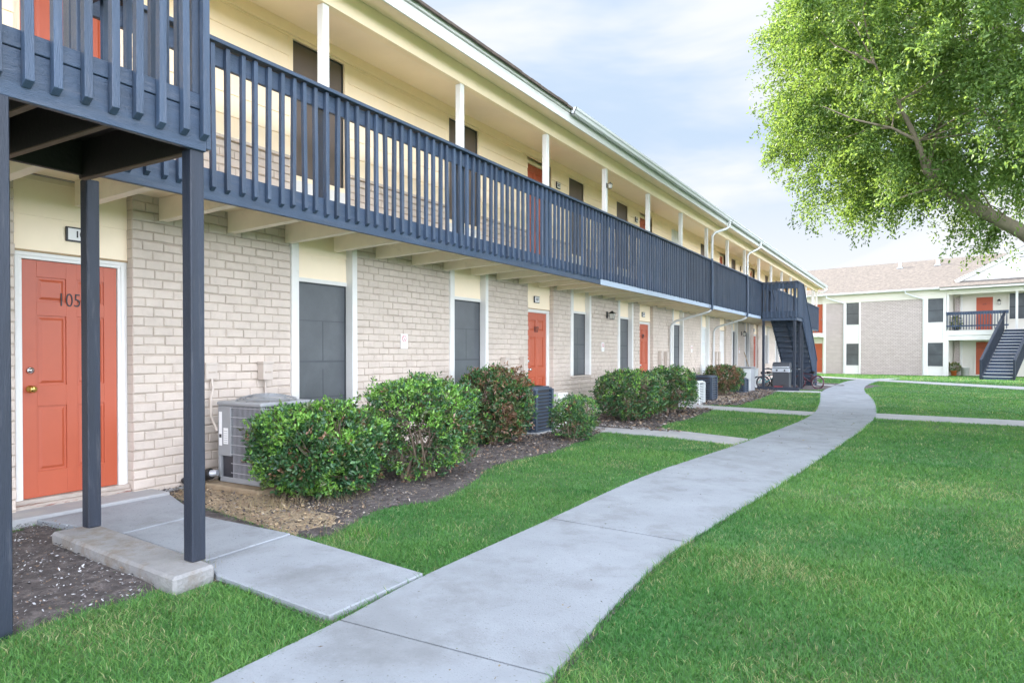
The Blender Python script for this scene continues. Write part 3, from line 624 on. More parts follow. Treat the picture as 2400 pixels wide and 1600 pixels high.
while y<Y1-.02:
    t=(rest if k>=100 else MB()); sk=rr.uniform(-.015,.015); o0=rr.uniform(-.012,.012); w=.0205; zb=2.785+rr.uniform(-.012,.006)
    q=[(1.1415,y-w+o0,zb),(1.1825,y-w+o0,zb),(1.1825,y+w+o0,zb),(1.1415,y+w+o0,zb),(1.1415,y-w+sk,4.043),(1.1825,y-w+sk,4.043),(1.1825,y+w+sk,4.043),(1.1415,y+w+sk,4.043)]
    q[1]=(1.1825,q[1][1],zb+.03); q[2]=(1.1825,q[2][1],zb+.03)
    t.add(q,[(0,3,2,1),(4,5,6,7),(0,1,5,4),(1,2,6,5),(2,3,7,6),(3,0,4,7)])
    if k<100: t.build('baluster',M['navy'],rail,.002)
    y+=.148+rr.uniform(-.006,.006); k+=1
tag(rest.build('baluster',M['navy'],rail),kind='stuff')
ci=0; yc=2.65
while yc<Y1:
    MB().box(1.012,yc-.044,4.085 if yc>2.7 else 4.0,1.098,yc+.044,4.988).build('column',M['white'],B,.004)
    MB().box(1.008,yc-.047,ZF,1.098,yc+.047,4.044).build('railing_post',M['navy'],B,.004)
    yc+=2.44
for y in (42.3,43.5): MB().box(1.012,y-.044,4.085,1.098,y+.044,4.988).build('column',M['white'],B,.004)
MB().box(1.0,Y0,4.99,1.115,Y1,5.25).build('eave_beam',M['cream'],B,.004)
MB().box(-.1,Y0,5.255,1.12,Y1,5.30).build('walkway_ceiling',M['panel'],B)
MB().extr_y([(1.116,5.235),(1.47,5.135),(1.47,5.15),(1.116,5.252)],Y0,Y1).build('eave_soffit',M['panel'],B)
MB().box(1.47,Y0,5.12,1.492,Y1,5.265).build('fascia',M['white'],B,.003)
MB().box(1.485,Y0,5.269,1.52,Y1,5.325).build('drip_board',M['white'],B,.003)
ZE=5.33; sl=.33; XRG=-4.2; ZR=ZE+sl*(1.56-XRG)
MB().extr_y([(1.56,ZE),(XRG,ZR),(-10,ZE),(-10,ZE-.05),(XRG,ZR-.05),(1.56,ZE-.028)],Y0-.3,Y1+.3).build('roof',M['shingle'],B)
e=MB(); y=Y0
while y<Y1:
    y2=y+rr.uniform(.25,.33); e.box(1.555,y,ZE-.032+rr.uniform(-.006,.004),1.575+rr.uniform(-.008,.01),y2,ZE+.004); y=y2
e.build('shingle_edge',M['shingled'],B)
MB().extr_y([(1.47,5.13),(1.47,5.30),(XRG,ZR-.06),(-9,5.28),(-9,5.13)],Y1-.02,Y1+.02).build('gable_wall',M['cream'],B)
MB().box(-9,Y1-.02,-.1,-.05,Y1+.01,5.13).build('end_wall',M['brick'],B)
# gutters
def gutter(y0,y1):
    P=[(1.523,5.24),(1.575,5.225),(1.60,5.24),(1.612,5.285),(1.628,5.30),(1.635,5.335),(1.625,5.335),(1.615,5.305),(1.60,5.29),(1.588,5.25),(1.573,5.235),(1.535,5.25),(1.533,5.335),(1.523,5.335)]
    g=MB(); n=len(P); g.extr_y(P,y0,y1)
    g.extr_y([(1.523,5.24),(1.575,5.225),(1.60,5.24),(1.612,5.285),(1.628,5.30),(1.635,5.335),(1.523,5.335)],y0,y0+.004); 
    return g.build('gutter',M['alum'],B)
gutter(9.94,20.5); gutter(20.52,24.9); gutter(24.92,Y1+.3)
def downspout(yt,yv,yw):
    p=[(1.575,yt,5.225),(1.57,yt,5.08),(1.50,yt-.1,5.0),(1.27,yv+.1,4.86),(1.22,yv,4.75),(1.215,yv,4.1),(1.225,yv,3.6),(1.225,yv,2.72),(1.20,yv-.0,2.64),(1.1,yv-.01,2.58),(.22,yw,2.34),(.10,yw,2.26),(.06,yw,2.15),(.055,yw,.25),(.10,yw,.14),(.25,yw,.08)]
    D_=MB().tube(p[:6],.036,8).build('downspout',M['alum'],B); MB().tube(p[5:9],.0365,8).build('navy_painted_section',M['navy'],D_); MB().tube(p[8:],.036,8).build('lower_section',M['alum'],D_); return D_
downspout(20.3,19.75,19.6); downspout(24.75,24.35,24.4)
MB().tube([(1.575,Y1+.2,5.225),(1.56,Y1+.22,5.12),(1.4,Y1+.2,5.0),(.9,Y1+.1,4.9),(.3,Y1+.08,4.8),(.15,Y1+.08,4.6),(.15,Y1+.08,.2)],.036,8).build('downspout',M['alum'],B)
# ------------------------------------------------------------------ things on the wall
def lamp(loc,label,s=1.0,d=1):
    T=thing('wall_lamp',label,'wall lamp',loc,group='wall lanterns on the long building')
    MB().box(0,-.05*s,-.09*s,.015*s,.05*s,.09*s).tube([(.01*s,0,-.02*s),(.07*s,0,-.03*s),(.12*s,0,.03*s),(.14*s,0,.09*s)],.009*s,6).build('bracket',M['black'],T)
    g=MB(); c=(.15*s,0); 
    def ring(h,z): return [(c[0]-h,c[1]-h,z),(c[0]+h,c[1]-h,z),(c[0]+h,c[1]+h,z),(c[0]-h,c[1]+h,z)]
    a,b=ring(.042*s,-.12*s),ring(.062*s,.03*s); g.add(a+b,[(0,1,5,4),(1,2,6,5),(2,3,7,6),(3,0,4,7),(3,2,1,0)]); g.build('glass',M['glass'],T)
    k=MB(); a,b=ring(.085*s,.03*s),ring(.015*s,.10*s); k.add(a+b,[(0,1,5,4),(1,2,6,5),(2,3,7,6),(3,0,4,7),(4,5,6,7),(3,2,1,0)])
    k.tube([(c[0],0,.10*s),(c[0],0,.125*s)],.006*s,6); k.box(c[0]-.05*s,-.05*s,-.135*s,c[0]+.05*s,.05*s,-.12*s)
    for q in (-1,1):
        for w_ in (-1,1): k.bar((c[0]+q*.045*s,w_*.045*s,-.12*s),(c[0]+q*.064*s,w_*.064*s,.03*s),.008*s,.008*s)
    k.build('lantern_frame',M['black'],T)
lamp((.004,15.0,2.30),'black lantern on the ground floor brick between door 107 and door 109',.85)
lamp((.004,28.95,2.22),'black lantern on the ground floor brick close to the far staircase',.9)
lamp((.02,28.7,4.85),'black lantern on the upper wall above the far end of the railing',1.1)
lamp((1.10,12.40,4.66),'small black lantern on a white upper column right of door 207',.5)
def smoke(y,z,label):
    T=thing('no_smoking_sign',label,'sign',(.006,y,z),group='no smoking signs on the brick')
    MB().box(0,-.075,-.105,.004,.075,.105).build('sign_plate',M['label'],T,.001)
    Mx=Matrix(((0,1,0),(1,0,0),(0,0,1)))
    MB().torus((.0052,0,.04),.042,.004,Mx,24,5).bar((.0062,-.03,.07),(.0062,.03,.01),.006,.001,(1,0,0)).build('prohibition_ring',M['redink'],T)
    MB().box(.0045,-.012,.015,.0055,.0,.032).build('cigarette_mark',M['ink'],T)
    t=MB(); 
    for k in range(3): t.box(.0042,-.045,-.04-.017*k,.0048,.045,-.036-.017*k)
    t.build('small_print',M['acgrey'],T)
smoke(7.62,1.56,'white no smoking sign between the two tall near windows')
smoke(14.75,1.54,'white no smoking sign below the first ground floor lantern')
smoke(21.9,1.54,'white no smoking sign right of the first diagonal downspout')
smoke(28.6,1.52,'white no smoking sign below the lantern close to the far staircase')
def ebox(y,z,w,h,d,label,m='beigebox',pipe=None):
    T=thing('electrical_box',label,'electrical box',(.004,y,z))
    MB().box(0,-w/2,-h/2,d,w/2,h/2).box(0,-w/2-.008,h/2-.02,d+.008,w/2+.008,h/2+.004).build('box_body',M[m],T,.003)
    MB().box(d+.0005,-w*.3,-h*.12,d+.006,w*.3,-h*.02).build('latch',M['mortar'],T)
    if pipe: MB().tube([(d*.5,0,-h/2),(d*.5,0,pipe-z)],.011,8).build('conduit',M[m],T)
ebox(4.50,1.20,.13,.17,.03,'flat beige outlet box left of the grey air conditioner')
ebox(5.16,1.19,.13,.20,.10,'beige disconnect box above the grey air conditioner','beigebox',.85)
ebox(10.32,1.20,.13,.24,.10,'left beige box on the brick beside door 107','beigebox',.5)
ebox(10.98,1.20,.13,.26,.10,'right beige box on the brick beside door 107','beigebox',.3)
ebox(18.72,1.24,.16,.42,.10,'left beige box on the brick past door 109','beigebox',.3)
ebox(19.25,1.24,.16,.40,.10,'right beige box on the brick past door 109','beigebox',.3)
ebox(24.75,1.2,.2,.5,.1,'left beige box past the second diagonal downspout','beigebox',.3)
ebox(25.15,1.2,.2,.5,.1,'right beige box past the second diagonal downspout','beigebox',.3)
# ------------------------------------------------------------------ staircases of navy timber
def baluster_set(par, x, y, z0, z1, n, axis, pitch, off=0, w=.0215, seed=1, near=True):
    rr=random.Random(seed)
    for k in range(n):
        sk=rr.uniform(-.008,.008); p=k*pitch+rr.uniform(-.006,.006); m=MB(); zb=z0+rr.uniform(-.012,.006)
        if axis=='y': q=[(x,y+p-w,zb),(x+.042,y+p-w,zb+.03),(x+.042,y+p+w,zb+.03),(x,y+p+w,zb),(x,y+p-w+sk,z1),(x+.042,y+p-w+sk,z1),(x+.042,y+p+w+sk,z1),(x,y+p+w+sk,z1)]
        else: q=[(x+p-w,y-.042,zb+.03),(x+p+w,y-.042,zb+.03),(x+p+w,y,zb),(x+p-w,y,zb),(x+p-w+sk,y-.042,z1),(x+p+w+sk,y-.042,z1),(x+p+w+sk,y,z1),(x+p-w+sk,y,z1)]
        m.add(q,[(0,3,2,1),(4,5,6,7),(0,1,5,4),(1,2,6,5),(2,3,7,6),(3,0,4,7)]); m.build('baluster',M['navy'],par,.002 if near else 0)
# near landing
S=thing('stair_landing','raised navy timber landing on square posts in front of door 105','staircase',(0,0,0))
xo=2.60; yE=2.655
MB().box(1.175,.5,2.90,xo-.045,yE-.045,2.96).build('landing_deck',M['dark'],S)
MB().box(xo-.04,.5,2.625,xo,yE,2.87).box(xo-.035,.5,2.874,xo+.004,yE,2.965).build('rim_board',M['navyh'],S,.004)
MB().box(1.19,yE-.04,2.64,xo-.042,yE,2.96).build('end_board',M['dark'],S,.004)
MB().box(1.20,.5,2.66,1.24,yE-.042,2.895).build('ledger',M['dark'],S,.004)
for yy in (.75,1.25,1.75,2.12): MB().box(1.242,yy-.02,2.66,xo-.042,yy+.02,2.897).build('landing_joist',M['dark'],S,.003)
MB().box(1.242,2.0,2.645,xo-.042,2.6,2.658) if False else None
e=MB()
for yy in (.75,1.25,1.75,2.12): e.box(1.243,yy-.0205,2.652,xo-.043,yy+.0205,2.6599)
e.box(1.2,yE-.0405,2.632,xo-.043,yE,2.6399); e.build('raw_joist_edge',M['rawedge'],S)
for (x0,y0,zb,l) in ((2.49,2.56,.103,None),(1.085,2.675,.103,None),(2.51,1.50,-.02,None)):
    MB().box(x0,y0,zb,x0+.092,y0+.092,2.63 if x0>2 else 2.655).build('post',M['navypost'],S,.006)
MB().box(2.51,2.565,2.966,2.596,2.651,4.2).build('rail_post',M['navy'],S,.004); MB().box(1.19,2.565,2.966,1.276,2.651,4.3).build('rail_post',M['navy'],S,.004)
RLn=MB().box(xo-.035,.5,3.87,xo+.003,yE,4.035).box(xo-.06,.5,4.045,xo+.08,yE+.02,4.083); RLn=RLn.build('landing_railing',M['navyh'],S,.004)
baluster_set(RLn,xo+.0045,.69,2.69,4.043,15,'y',.1385,seed=3)
RLe=MB().box(1.28,yE-.04,3.87,xo-.1,yE-.002,4.035).box(1.28,yE-.06,4.046,xo-.065,yE+.04,4.082).build('return_railing',M['navyh'],S,.004)
MB().box(1.19,yE+.001,2.645,xo-.002,yE+.035,2.93).build('outer_end_board',M['navyh'],S,.004)
for k in range(8):
    x=1.36+k*.145; MB().box(x-.02,yE+.036,2.70,x+.02,yE+.077,4.04).build('baluster',M['navy'],RLe,.002)
# corner baluster with kicked-out foot
# near stair flight going down toward the viewer's left, outside the picture
st=MB()
for k in range(14):
    y=.5-.27*(k+1); z=2.95-.2*(k+1); st.box(1.3,y,z-.04,2.5,y+.28,z)
st.build('steps',M['navy'],S)
for x in (1.24,2.5): MB().bar((x+.02,.5,2.8),(x+.02,-3.3,.0),.04,.28).build('stringer',M['navy'],S)
# far staircase
F=thing('staircase','dark navy timber staircase with an enclosed landing halfway along the long building','staircase',(0,0,0))
fy0,fy1=27.0,28.35; fx0,fx1=1.19,2.42
MB().box(fx0,fy0+.04,2.90,fx1-.04,fy1,2.96).build('landing_deck',M['navy'],F)
MB().box(fx0,fy0,2.62,fx1,fy0+.038,2.97).box(fx1-.038,fy0+.04,2.62,fx1,fy1+.1,2.97).build('rim_board',M['navyh'],F,.004)
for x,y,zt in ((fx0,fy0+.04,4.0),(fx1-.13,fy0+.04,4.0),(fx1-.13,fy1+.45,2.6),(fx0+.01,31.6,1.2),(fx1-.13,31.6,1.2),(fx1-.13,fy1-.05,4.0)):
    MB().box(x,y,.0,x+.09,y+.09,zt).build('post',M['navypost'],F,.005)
MB().box(fx0-.15,fy0-.06,-.02,fx1+.1,fy0+.02,.15).build('base_board',M['navypost'],F,.006)
ra=MB().box(fx0,fy0,3.80,fx1,fy0+.038,4.02).box(fx0,fy0-.06,4.03,fx1+.06,fy0+.06,4.068).box(fx1-.038,fy0+.04,3.80,fx1,fy1,4.02).box(fx1-.06,fy0+.061,4.031,fx1+.061,fy1,4.069).build('landing_railing',M['navyh'],F,.004)
baluster_set(ra,fx0+.06,fy0-.001,2.72,4.0285,9,'x',.14,seed=8,near=False)
baluster_set(ra,fx1+.001,fy0+.1,2.72,4.0285,10,'y',.125,seed=9,near=False)
# flight toward +y
N=14; yb=32.35; run=(yb-fy1)/N; rise=2.96/N
def zline(y): return 2.96-(y-fy1)/run*rise
for k in range(N):
    y=fy1+run*k; z=2.96-rise*(k+1)
    MB().box(fx0+.12,y-.01,z-.038,fx1-.04,y+run+.01,z).box(fx0+.12,y-.0,z+.001,fx1-.04,y+.018,z+rise-.039).build('step',M['navyh'],F)
for x in (fx0+.08,(fx0+fx1)/2+.02,fx1-.038):
    MB().add([(x,fy1,2.66),(x,yb,-.02),(x,yb,.28),(x,fy1,2.96)] + [(x+.038,fy1,2.66),(x+.038,yb,-.02),(x+.038,yb,.28),(x+.038,fy1,2.96)],[(0,1,2,3),(7,6,5,4),(0,4,5,1),(1,5,6,2),(2,6,7,3),(3,7,4,0)]).build('stringer',M['navyh'],F)
for x,lab in ((fx1+.001,'o'),(fx0+.06,'i')):
    hr=MB().bar((x-.01,fy1,3.92),(x-.01,yb,.98),.04,.16).bar((x,fy1,4.03),(x,yb,1.09),.12,.038).build('stair_railing',M['navyh'],F)
    k=0; y=fy1+.06
    while y<yb:
        MB().box(x,y-.02,zline(y)-.22,x+.04,y+.02,zline(y)+1.05).build('baluster',M['navy'],hr); y+=.15
# ------------------------------------------------------------------ air conditioners
def condenser_louvre(loc,label,w=.62,h=.74,m='acdark',lab=False,pad=True,n=11):
    T=thing('air_conditioner',label,'air conditioner',loc,group='outdoor condensers along the long wall')
    r=.07; h0=.03
    def rr(hw,rad,k=5):
        P=[]
        for cx,cy,a0 in ((1,1,0),(-1,1,90),(-1,-1,180),(1,-1,270)):
            for i in range(k+1):
                a=R(a0+90*i/k); P.append((cx*(hw-rad)+rad*math.cos(a),cy*(hw-rad)+rad*math.sin(a)))
        return P
    c=MB()
    c.prism(rr(w/2-.03,.10),h0,h-.05); c.build('coil',M['acfin'],T)
    l=MB(); step=(h-.12)/n
    for k in range(n):
        z=h0+.03+k*step
        o,i_=rr(w/2,.10),rr(w/2-.045,.08); q=len(o)
        l.add([(p[0],p[1],z) for p in o]+[(p[0],p[1],z+step*.55) for p in i_]+[(p[0],p[1],z-.008) for p in o],[(a,(a+1)%q,q+(a+1)%q,q+a) for a in range(q)]+[(2*q+a,2*q+(a+1)%q,(a+1)%q,a) for a in range(q)])
    for sx in (-1,1):
        for sy in (-1,1): l.box(sx*(w/2-.03)-.035,sy*(w/2-.03)-.035,h0,sx*(w/2-.03)+.035,sy*(w/2-.03)+.035,h-.04)
    l.prism(rr(w/2+.005,.10),0,h0).build('louvre_panel',M[m],T)
    t=MB().prism(rr(w/2+.01,.11),h-.05,h-.015).prism(rr(w/2-.03,.09),h-.0145,h+.005); t.build('top_cover',M[m],T,.006)
    g=MB()
    for k in range(7): g.torus((0,0,h+.012),.05+.035*k,.003,Matrix(((1,0,0),(0,0,1),(0,1,0))),24,4)
    for a in range(6): g.tube([(.03*math.cos(a),.03*math.sin(a),h+.012),(.27*math.cos(a*1.047),.27*math.sin(a*1.047),h+.012)],.003,4)
    g.build('fan_guard',M['black'],T)
    if lab: 
        b=MB().box(-.19,-w/2-.006,h-.19,.12,-w/2-.002,h-.12); b.build('maker_label',M['pink'],T)
        MB().box(-.16,-w/2-.0075,h-.162,.09,-w/2-.0065,h-.148).build('label_stripe',M['label'],T)
    if pad: 
        P=MB().box(-w/2-.08,-w/2-.08,-.08,w/2+.08,w/2+.08,-.002).build('concrete_pad',M['concrete2'],None,.01,loc); tag(P,'concrete pad under the '+label,'concrete pad')
    return T
# near grey unit with louvred wire grille
T=thing('air_conditioner','grey square condenser with wire grille and paper labels behind the nearest hedge','air conditioner',(.64,4.70,.10),group='outdoor condensers along the long wall')
w=.66; h=.82; a=w/2
def corner(x,y,zz0,zz1,s=.03): return MB().box(x-s,y-s,zz0,x+s,y+s,zz1)
c=MB().box(-a+.03,-a+.03,.02,a-.03,a-.03,h-.06); c.build('coil',M['acfin'],T)
f=MB()
for sx in(-1,1):
    for sy in(-1,1): f.box(sx*(a-.02)-.02,sy*(a-.02)-.02,.0,sx*(a-.02)+.02,sy*(a-.02)+.02,h-.06)
f.box(-a,-a,0,a,-a+.02,.05).box(-a,a-.02,0,a,a,.05).box(-a,-a+.02,0,-a+.02,a-.02,.05).box(a-.02,-a+.02,0,a,a-.02,.05)
f.box(-a-.0,-a-.001,.26,-a+.20,-a+.10,h-.061).box(-a+.001,-a+.0,.26,-a+.1,-a+.25,h-.062)
f.build('cabinet',M['acgrey'],T,.006)
t=MB().box(-a-.012,-a-.012,h-.06,a+.012,a+.012,h-.015); t.build('top_cover',M['acgrey'],T,.014)
g=MB()
for k in range(22):
    q=-a+.23+k*(2*a-.25)/22; g.box(q-.0013,-a+.004,.05,q+.0013,-a+.009,h-.06)
for k in range(30):
    q=-a+.04+k*(2*a-.06)/30; g.box(a-.009,q-.0013,.05,a-.004,q+.0013,h-.06)
for k in range(8):
    z=.10+k*.092; g.box(-a+.2,-a+.001,z-.003,a-.02,-a+.0035,z+.003); g.box(a-.0035,-a+.02,z-.003,a-.001,a-.02,z+.003)
g.build('wire_grille',M['acwire'],T)
d=MB()
for k in range(9): 
    rr_=.06+.029*k; d.torus((0,0,h+.055-.052*(rr_/.30)**2),rr_,.0035,Matrix(((1,0,0),(0,0,1),(0,1,0))),28,4)
for k in range(8):
    q=k*math.pi/4+.2; d.tube([(.05*math.cos(q),.05*math.sin(q),h+.052),(.18*math.cos(q),.18*math.sin(q),h+.035),(.30*math.cos(q),.30*math.sin(q),h-.012)],.006,5)
d.build('fan_guard',M['acgrey'],T)
MB().box(-a+.02,-a-.0035,.36,-a+.065,-a-.0015,.70).build('barcode_label',M['label'],T)
MB().box(-a+.025,-a-.0048,.44,-a+.06,-a-.0038,.475).build('barcode',M['ink'],T)
MB().box(-a+.09,-a-.0035,.38,-a+.16,-a-.0015,.54).build('rating_label',M['label'],T)
s_=MB()
for k in range(6): s_.box(-a+.097,-a-.0045,.395+k*.022,-a+.152,-a-.0037,.400+k*.022)
s_.build('label_print',M['acgrey'],T)
MB().tube([(-.3,-.24,.62),(-.45,-.26,.5)],.01,6).build('hose_stub',M['beigebox'],T)
tag(MB().box(-.42,-.46,-.13,.44,.44,-.004).build('concrete_pad',M['sand'],None,.012,(.64,4.70,.10)),'sandy concrete pad under the nearest grey condenser','concrete pad')
tag(MB().tube([(.03,4.50,1.12),(.05,4.50,1.02),(.07,4.46,.9),(.16,4.40,.74),(.27,4.37,.65),(.30,4.37,.60)],.013,8).build('flexible_conduit',M['beigebox'],None),'thin beige conduit curving from the wall box down to the grey air conditioner','conduit')
o=MB().tube([(.02,4.18,.10),(.10,4.20,.13),(.20,4.23,.15)],[.03,.045,.06],12).tube([(.20,4.23,.15),(.34,4.27,.19)],[.06,.055],12)
o=o.build('refrigerant_line',M['black'],None); tag(o,'black insulated pipe on the sand left of the grey air conditioner','pipe')
MB().tube([(.335,4.27,.19),(.40,4.30,.2)],[.035,.03],12).build('foil_wrap',M['steel'],o)
condenser_louvre((.50,10.38,.05),'slate blue louvred condenser with a pink label left of door 107',.64,.76,'acdark',True)
condenser_louvre((.95,18.6,.02),'pale grey condenser partly hidden by the second paired hedge',.62,.62,'aclight')
condenser_louvre((.85,20.3,.02),'slate blue louvred condenser right of the paired hedges',.62,.72,'acdark',n=9)
condenser_louvre((.80,24.85,.02),'dark louvred condenser low behind the last hedge',.6,.5,'acdark',n=6,pad=False)
T=thing('air_conditioner','tall light grey condenser just left of the far staircase','air conditioner',(.75,25.85,.02),group='outdoor condensers along the long wall')
MB().box(-.36,-.34,0,.36,.34,.84).build('cabinet',M['acgrey'],T,.03)
MB().box(-.38,-.36,.842,.38,.36,.89).build('top_cover',M['acgrey'],T,.012)
MB().box(.10,-.352,.02,.34,-.342,.82).build('front_panel',M['aclight'],T,.004)
T=thing('utility_cabinet','plain white utility cabinet between the slate blue condenser and the small shrub','utility cabinet',(.48,11.42,.02))
MB().box(-.16,-.18,0,.16,.18,.60).build('cabinet_body',M['white'],T,.008); MB().box(-.175,-.195,.602,.175,.195,.63).build('cabinet_lid',M['white'],T,.006)
# ------------------------------------------------------------------ bicycles, grill, odds and ends
def bicycle(loc,rz,label,m,wr=.24,wb=.78,hb=.72):
    T=thing('bicycle',label,'bicycle',loc,rz)
    I=Matrix.Identity(3)
    for x in (0,wb):
        ty=MB().torus((x,0,wr),wr,.024,I,26,6).build('wheel',M['rubber'] if m!='maroon' else M['maroon'],T)
        rm=MB().torus((x,0,wr),wr-.03,.008,I,24,5)
        for k in range(10): a=k*math.pi/5; rm.tube([(x,0,wr),(x+(wr-.03)*math.cos(a),0,wr+(wr-.03)*math.sin(a))],.002,3,False)
        rm.tube([(x,-.04,wr),(x,.04,wr)],.015,8); rm.build('rim',M['chrome'],ty)
    bb=(wb*.42,0,wr+.02); seat=(wb*.30,0,wr+.28); head=(wb*.80,0,wr+.34); hl=(wb*.84,0,wr+.22)
    f=MB().tube([bb,seat],.016,8).tube([seat,head],.016,8).tube([bb,hl],.018,8)
    for s in (-.05,.05): f.tube([(0,s,wr),(bb[0],s*.6,bb[2])],.009,6).tube([(0,s,wr),(seat[0],s*.4,seat[2])],.009,6).tube([(wb,s,wr),(hl[0],s*.5,hl[2])],.012,6)
    f.tube([hl,head],.02,8); f.build('frame',M[m],T)
    h_=MB().tube([head,(wb*.77,0,wr+.44)],.012,8).tube([(wb*.62,-.27,wr+.58),(wb*.70,-.16,wr+.56),(wb*.77,-.05,wr+.45),(wb*.77,.05,wr+.45),(wb*.70,.16,wr+.56),(wb*.62,.27,wr+.58)],.011,8).build('handlebar',M['black'],T)
    MB().tube([(seat[0]-.1,0,seat[2]+.1),(seat[0],0,seat[2]+.11),(seat[0]+.13,0,seat[2]+.10)],[.06,.045,.018],8).tube([seat,(seat[0]-.01,0,seat[2]+.1)],.011,6).build('saddle',M['black'],T)
    MB().tube([(bb[0]-.09,-.07,bb[2]-.06),(bb[0],-.05,bb[2]),(bb[0],.05,bb[2]),(bb[0]+.09,.07,bb[2]+.06)],.008,6).box(bb[0]-.13,-.12,bb[2]-.08,bb[0]-.05,-.06,bb[2]-.05).box(bb[0]+.05,.06,bb[2]+.05,bb[0]+.13,.12,bb[2]+.08).build('crank',M['black'],T)
    return T
bicycle((.95,27.55,.02),R(38),'small teal bicycle parked left of the grill under the far staircase','teal')
bicycle((1.02,28.15,.02),R(20),'black and white bicycle standing behind the teal one','black')
bicycle((2.9,29.0,.02),R(155),'maroon tyred bicycle poking out right of the far staircase','maroon',.25)
T=thing('gas_grill','graphite gas grill with a silver control panel under the far staircase','grill',(1.79,27.75,.02))
MB().box(-.30,-.24,.08,.30,.24,.66).build('cabinet',M['graphite'],T,.012)
MB().box(-.295,-.262,.10,.295,-.243,.64).build('cabinet_door',M['graphite'],T,.004)
MB().box(-.31,-.28,.665,.31,.25,.80).build('control_panel',M['steel'],T,.008)
for x in (-.14,.14):
    k=MB(); k.lathe([(0,0),(.035,0),(.03,.03),(0,.03)],n=14); k.v=[(x+v[0],-.282-v[2],.735+v[1]) for v in k.v]; k.build('knob',M['black'],T)
lid=MB(); P=[(-.24,.805),(-.24,.90),(-.2,.99),(-.08,1.04),(.08,1.04),(.2,.99),(.24,.90),(.24,.805)]
n=len(P); lid.add([(-.31,p[0],p[1]) for p in P]+[(.31,p[0],p[1]) for p in P],[tuple(range(n)),tuple(range(n,2*n))[::-1]]+[(i,n+i,n+(i+1)%n,(i+1)%n) for i in range(n)])
lid=lid.build('lid',M['graphite'],T,.008)
MB().box(-.30,-.275,.825,.30,-.245,.885).build('lid_band',M['steel'],lid,.004)
MB().tube([(-.22,-.275,.87),(-.22,-.31,.87),(.22,-.31,.87),(.22,-.275,.87)],.01,6).build('lid_handle',M['chrome'],lid)
for s in (-1,1): MB().box(s*.33-.0 if s>0 else -.62,-.22,.76,.62 if s>0 else -.33,.22,.80).build('side_shelf',M['graphite'],T,.006)
for x in(-.26,.26):
    for y in(-.2,.2): 
        k=MB(); k.lathe([(0,-.015),(.035,-.015),(.035,.015),(0,.015)],n=12); k.v=[(x+v[2],y+v[0],.036+v[1]) for v in k.v]; k.build('caster',M['black'],T)
T=thing('gas_can','red plastic fuel can on the ground below the grill','fuel can',(1.72,27.35,.0))
MB().box(-.17,-.09,0,.17,.09,.15).build('can_body',M['red'],T,.03); MB().tube([(.1,0,.15),(.13,0,.19),(.2,0,.2)],.014,8).build('spout',M['black'],T)
T=thing('storage_box','pale grey plastic bin standing by the wall behind the bicycles','storage bin',(.42,28.8,.0))
MB().add([(-.2,-.25,0),(.2,-.25,0),(.2,.25,0),(-.2,.25,0),(-.24,-.3,.75),(.24,-.3,.75),(.24,.3,.75),(-.24,.3,.75)],[(3,2,1,0),(0,1,5,4),(1,2,6,5),(2,3,7,6),(3,0,4,7),(4,5,6,7)]).build('bin_body',M['aclight'],T,.01)
MB().box(-.26,-.32,.752,.26,.32,.80).build('bin_lid',M['aclight'],T,.012)
T=thing('shovel','long handled shovel leaning on the wall under the far staircase','shovel',(.7,27.9,.0))
MB().tube([(0,0,.3),(-.35,.0,1.45)],.014,8).build('handle',M['tan'],T); MB().box(-.08,-.1,.02,.08,.1,.3,Matrix.Rotation(-.3,4,'Y')).build('blade',M['black'],T,.01)
# ------------------------------------------------------------------ far building
xd=ray(1200,829); Rt=Vector((math.cos(TH),math.sin(TH),0)); Fw=Vector((-math.sin(TH),math.cos(TH),0))
P0=Vector((DW,0,0))+Rt*(.459*48)+Fw*48; dX=(.684*Rt-.729*Fw).normalized(); rz=math.atan2(dX.y,dX.x)
def tpx(px,Y=0):   # local x on the far facade for a picture column, Y metres behind it
    u=(px-1200)/1600; n=Rt*.729+Fw*.684; a=.459*48+.729*Y; b=48+.684*Y
    return (b*u-a)/(.684+.729*u)
G2=thing('far_building','tan roofed two-storey brick block closing the far end of the court','apartment building',(P0.x,P0.y,0),rz)
def fbrickmat():
    m=bpy.data.materials.new('far_brick_courses'); m.use_nodes=True; nt=m.node_tree; b=nt.nodes['Principled BSDF']; L=nt.links.new
    tc=nt.nodes.new('ShaderNodeTexCoord'); sx=nt.nodes.new('ShaderNodeSeparateXYZ'); cx=nt.nodes.new('ShaderNodeCombineXYZ'); L(tc.outputs['Object'],sx.inputs[0]); L(sx.outputs['X'],cx.inputs['X']); L(sx.outputs['Z'],cx.inputs['Y'])
    br_=nt.nodes.new('ShaderNodeTexBrick'); L(cx.outputs[0],br_.inputs['Vector']); br_.inputs['Scale'].default_value=1; br_.inputs['Brick Width'].default_value=.2; br_.inputs['Row Height'].default_value=.0915; br_.inputs['Mortar Size'].default_value=.009; br_.inputs['Mortar Smooth'].default_value=.3
    br_.inputs['Color1'].default_value=(.47,.40,.375,1); br_.inputs['Color2'].default_value=(.55,.475,.45,1); br_.inputs['Mortar'].default_value=(.26,.22,.20,1); L(br_.outputs['Color'],b.inputs['Base Color']); b.inputs['Roughness'].default_value=.8
    bp=nt.nodes.new('ShaderNodeBump'); bp.inputs['Distance'].default_value=.008; bp.invert=True; L(br_.outputs['Fac'],bp.inputs['Height']); L(bp.outputs[0],b.inputs['Normal']); return m
M['fbrick']=fbrickmat(); ZB=4.88; ZE2=5.38
tb1,tb2=tpx(1935.5),tpx(1976); tw1,tw2=tpx(1983),tpx(2012.6); tc1,tc2=tpx(2017),tpx(2161); tv1,tv2=tpx(2174),tpx(2210); tp=tpx(2217)
TE=24.0
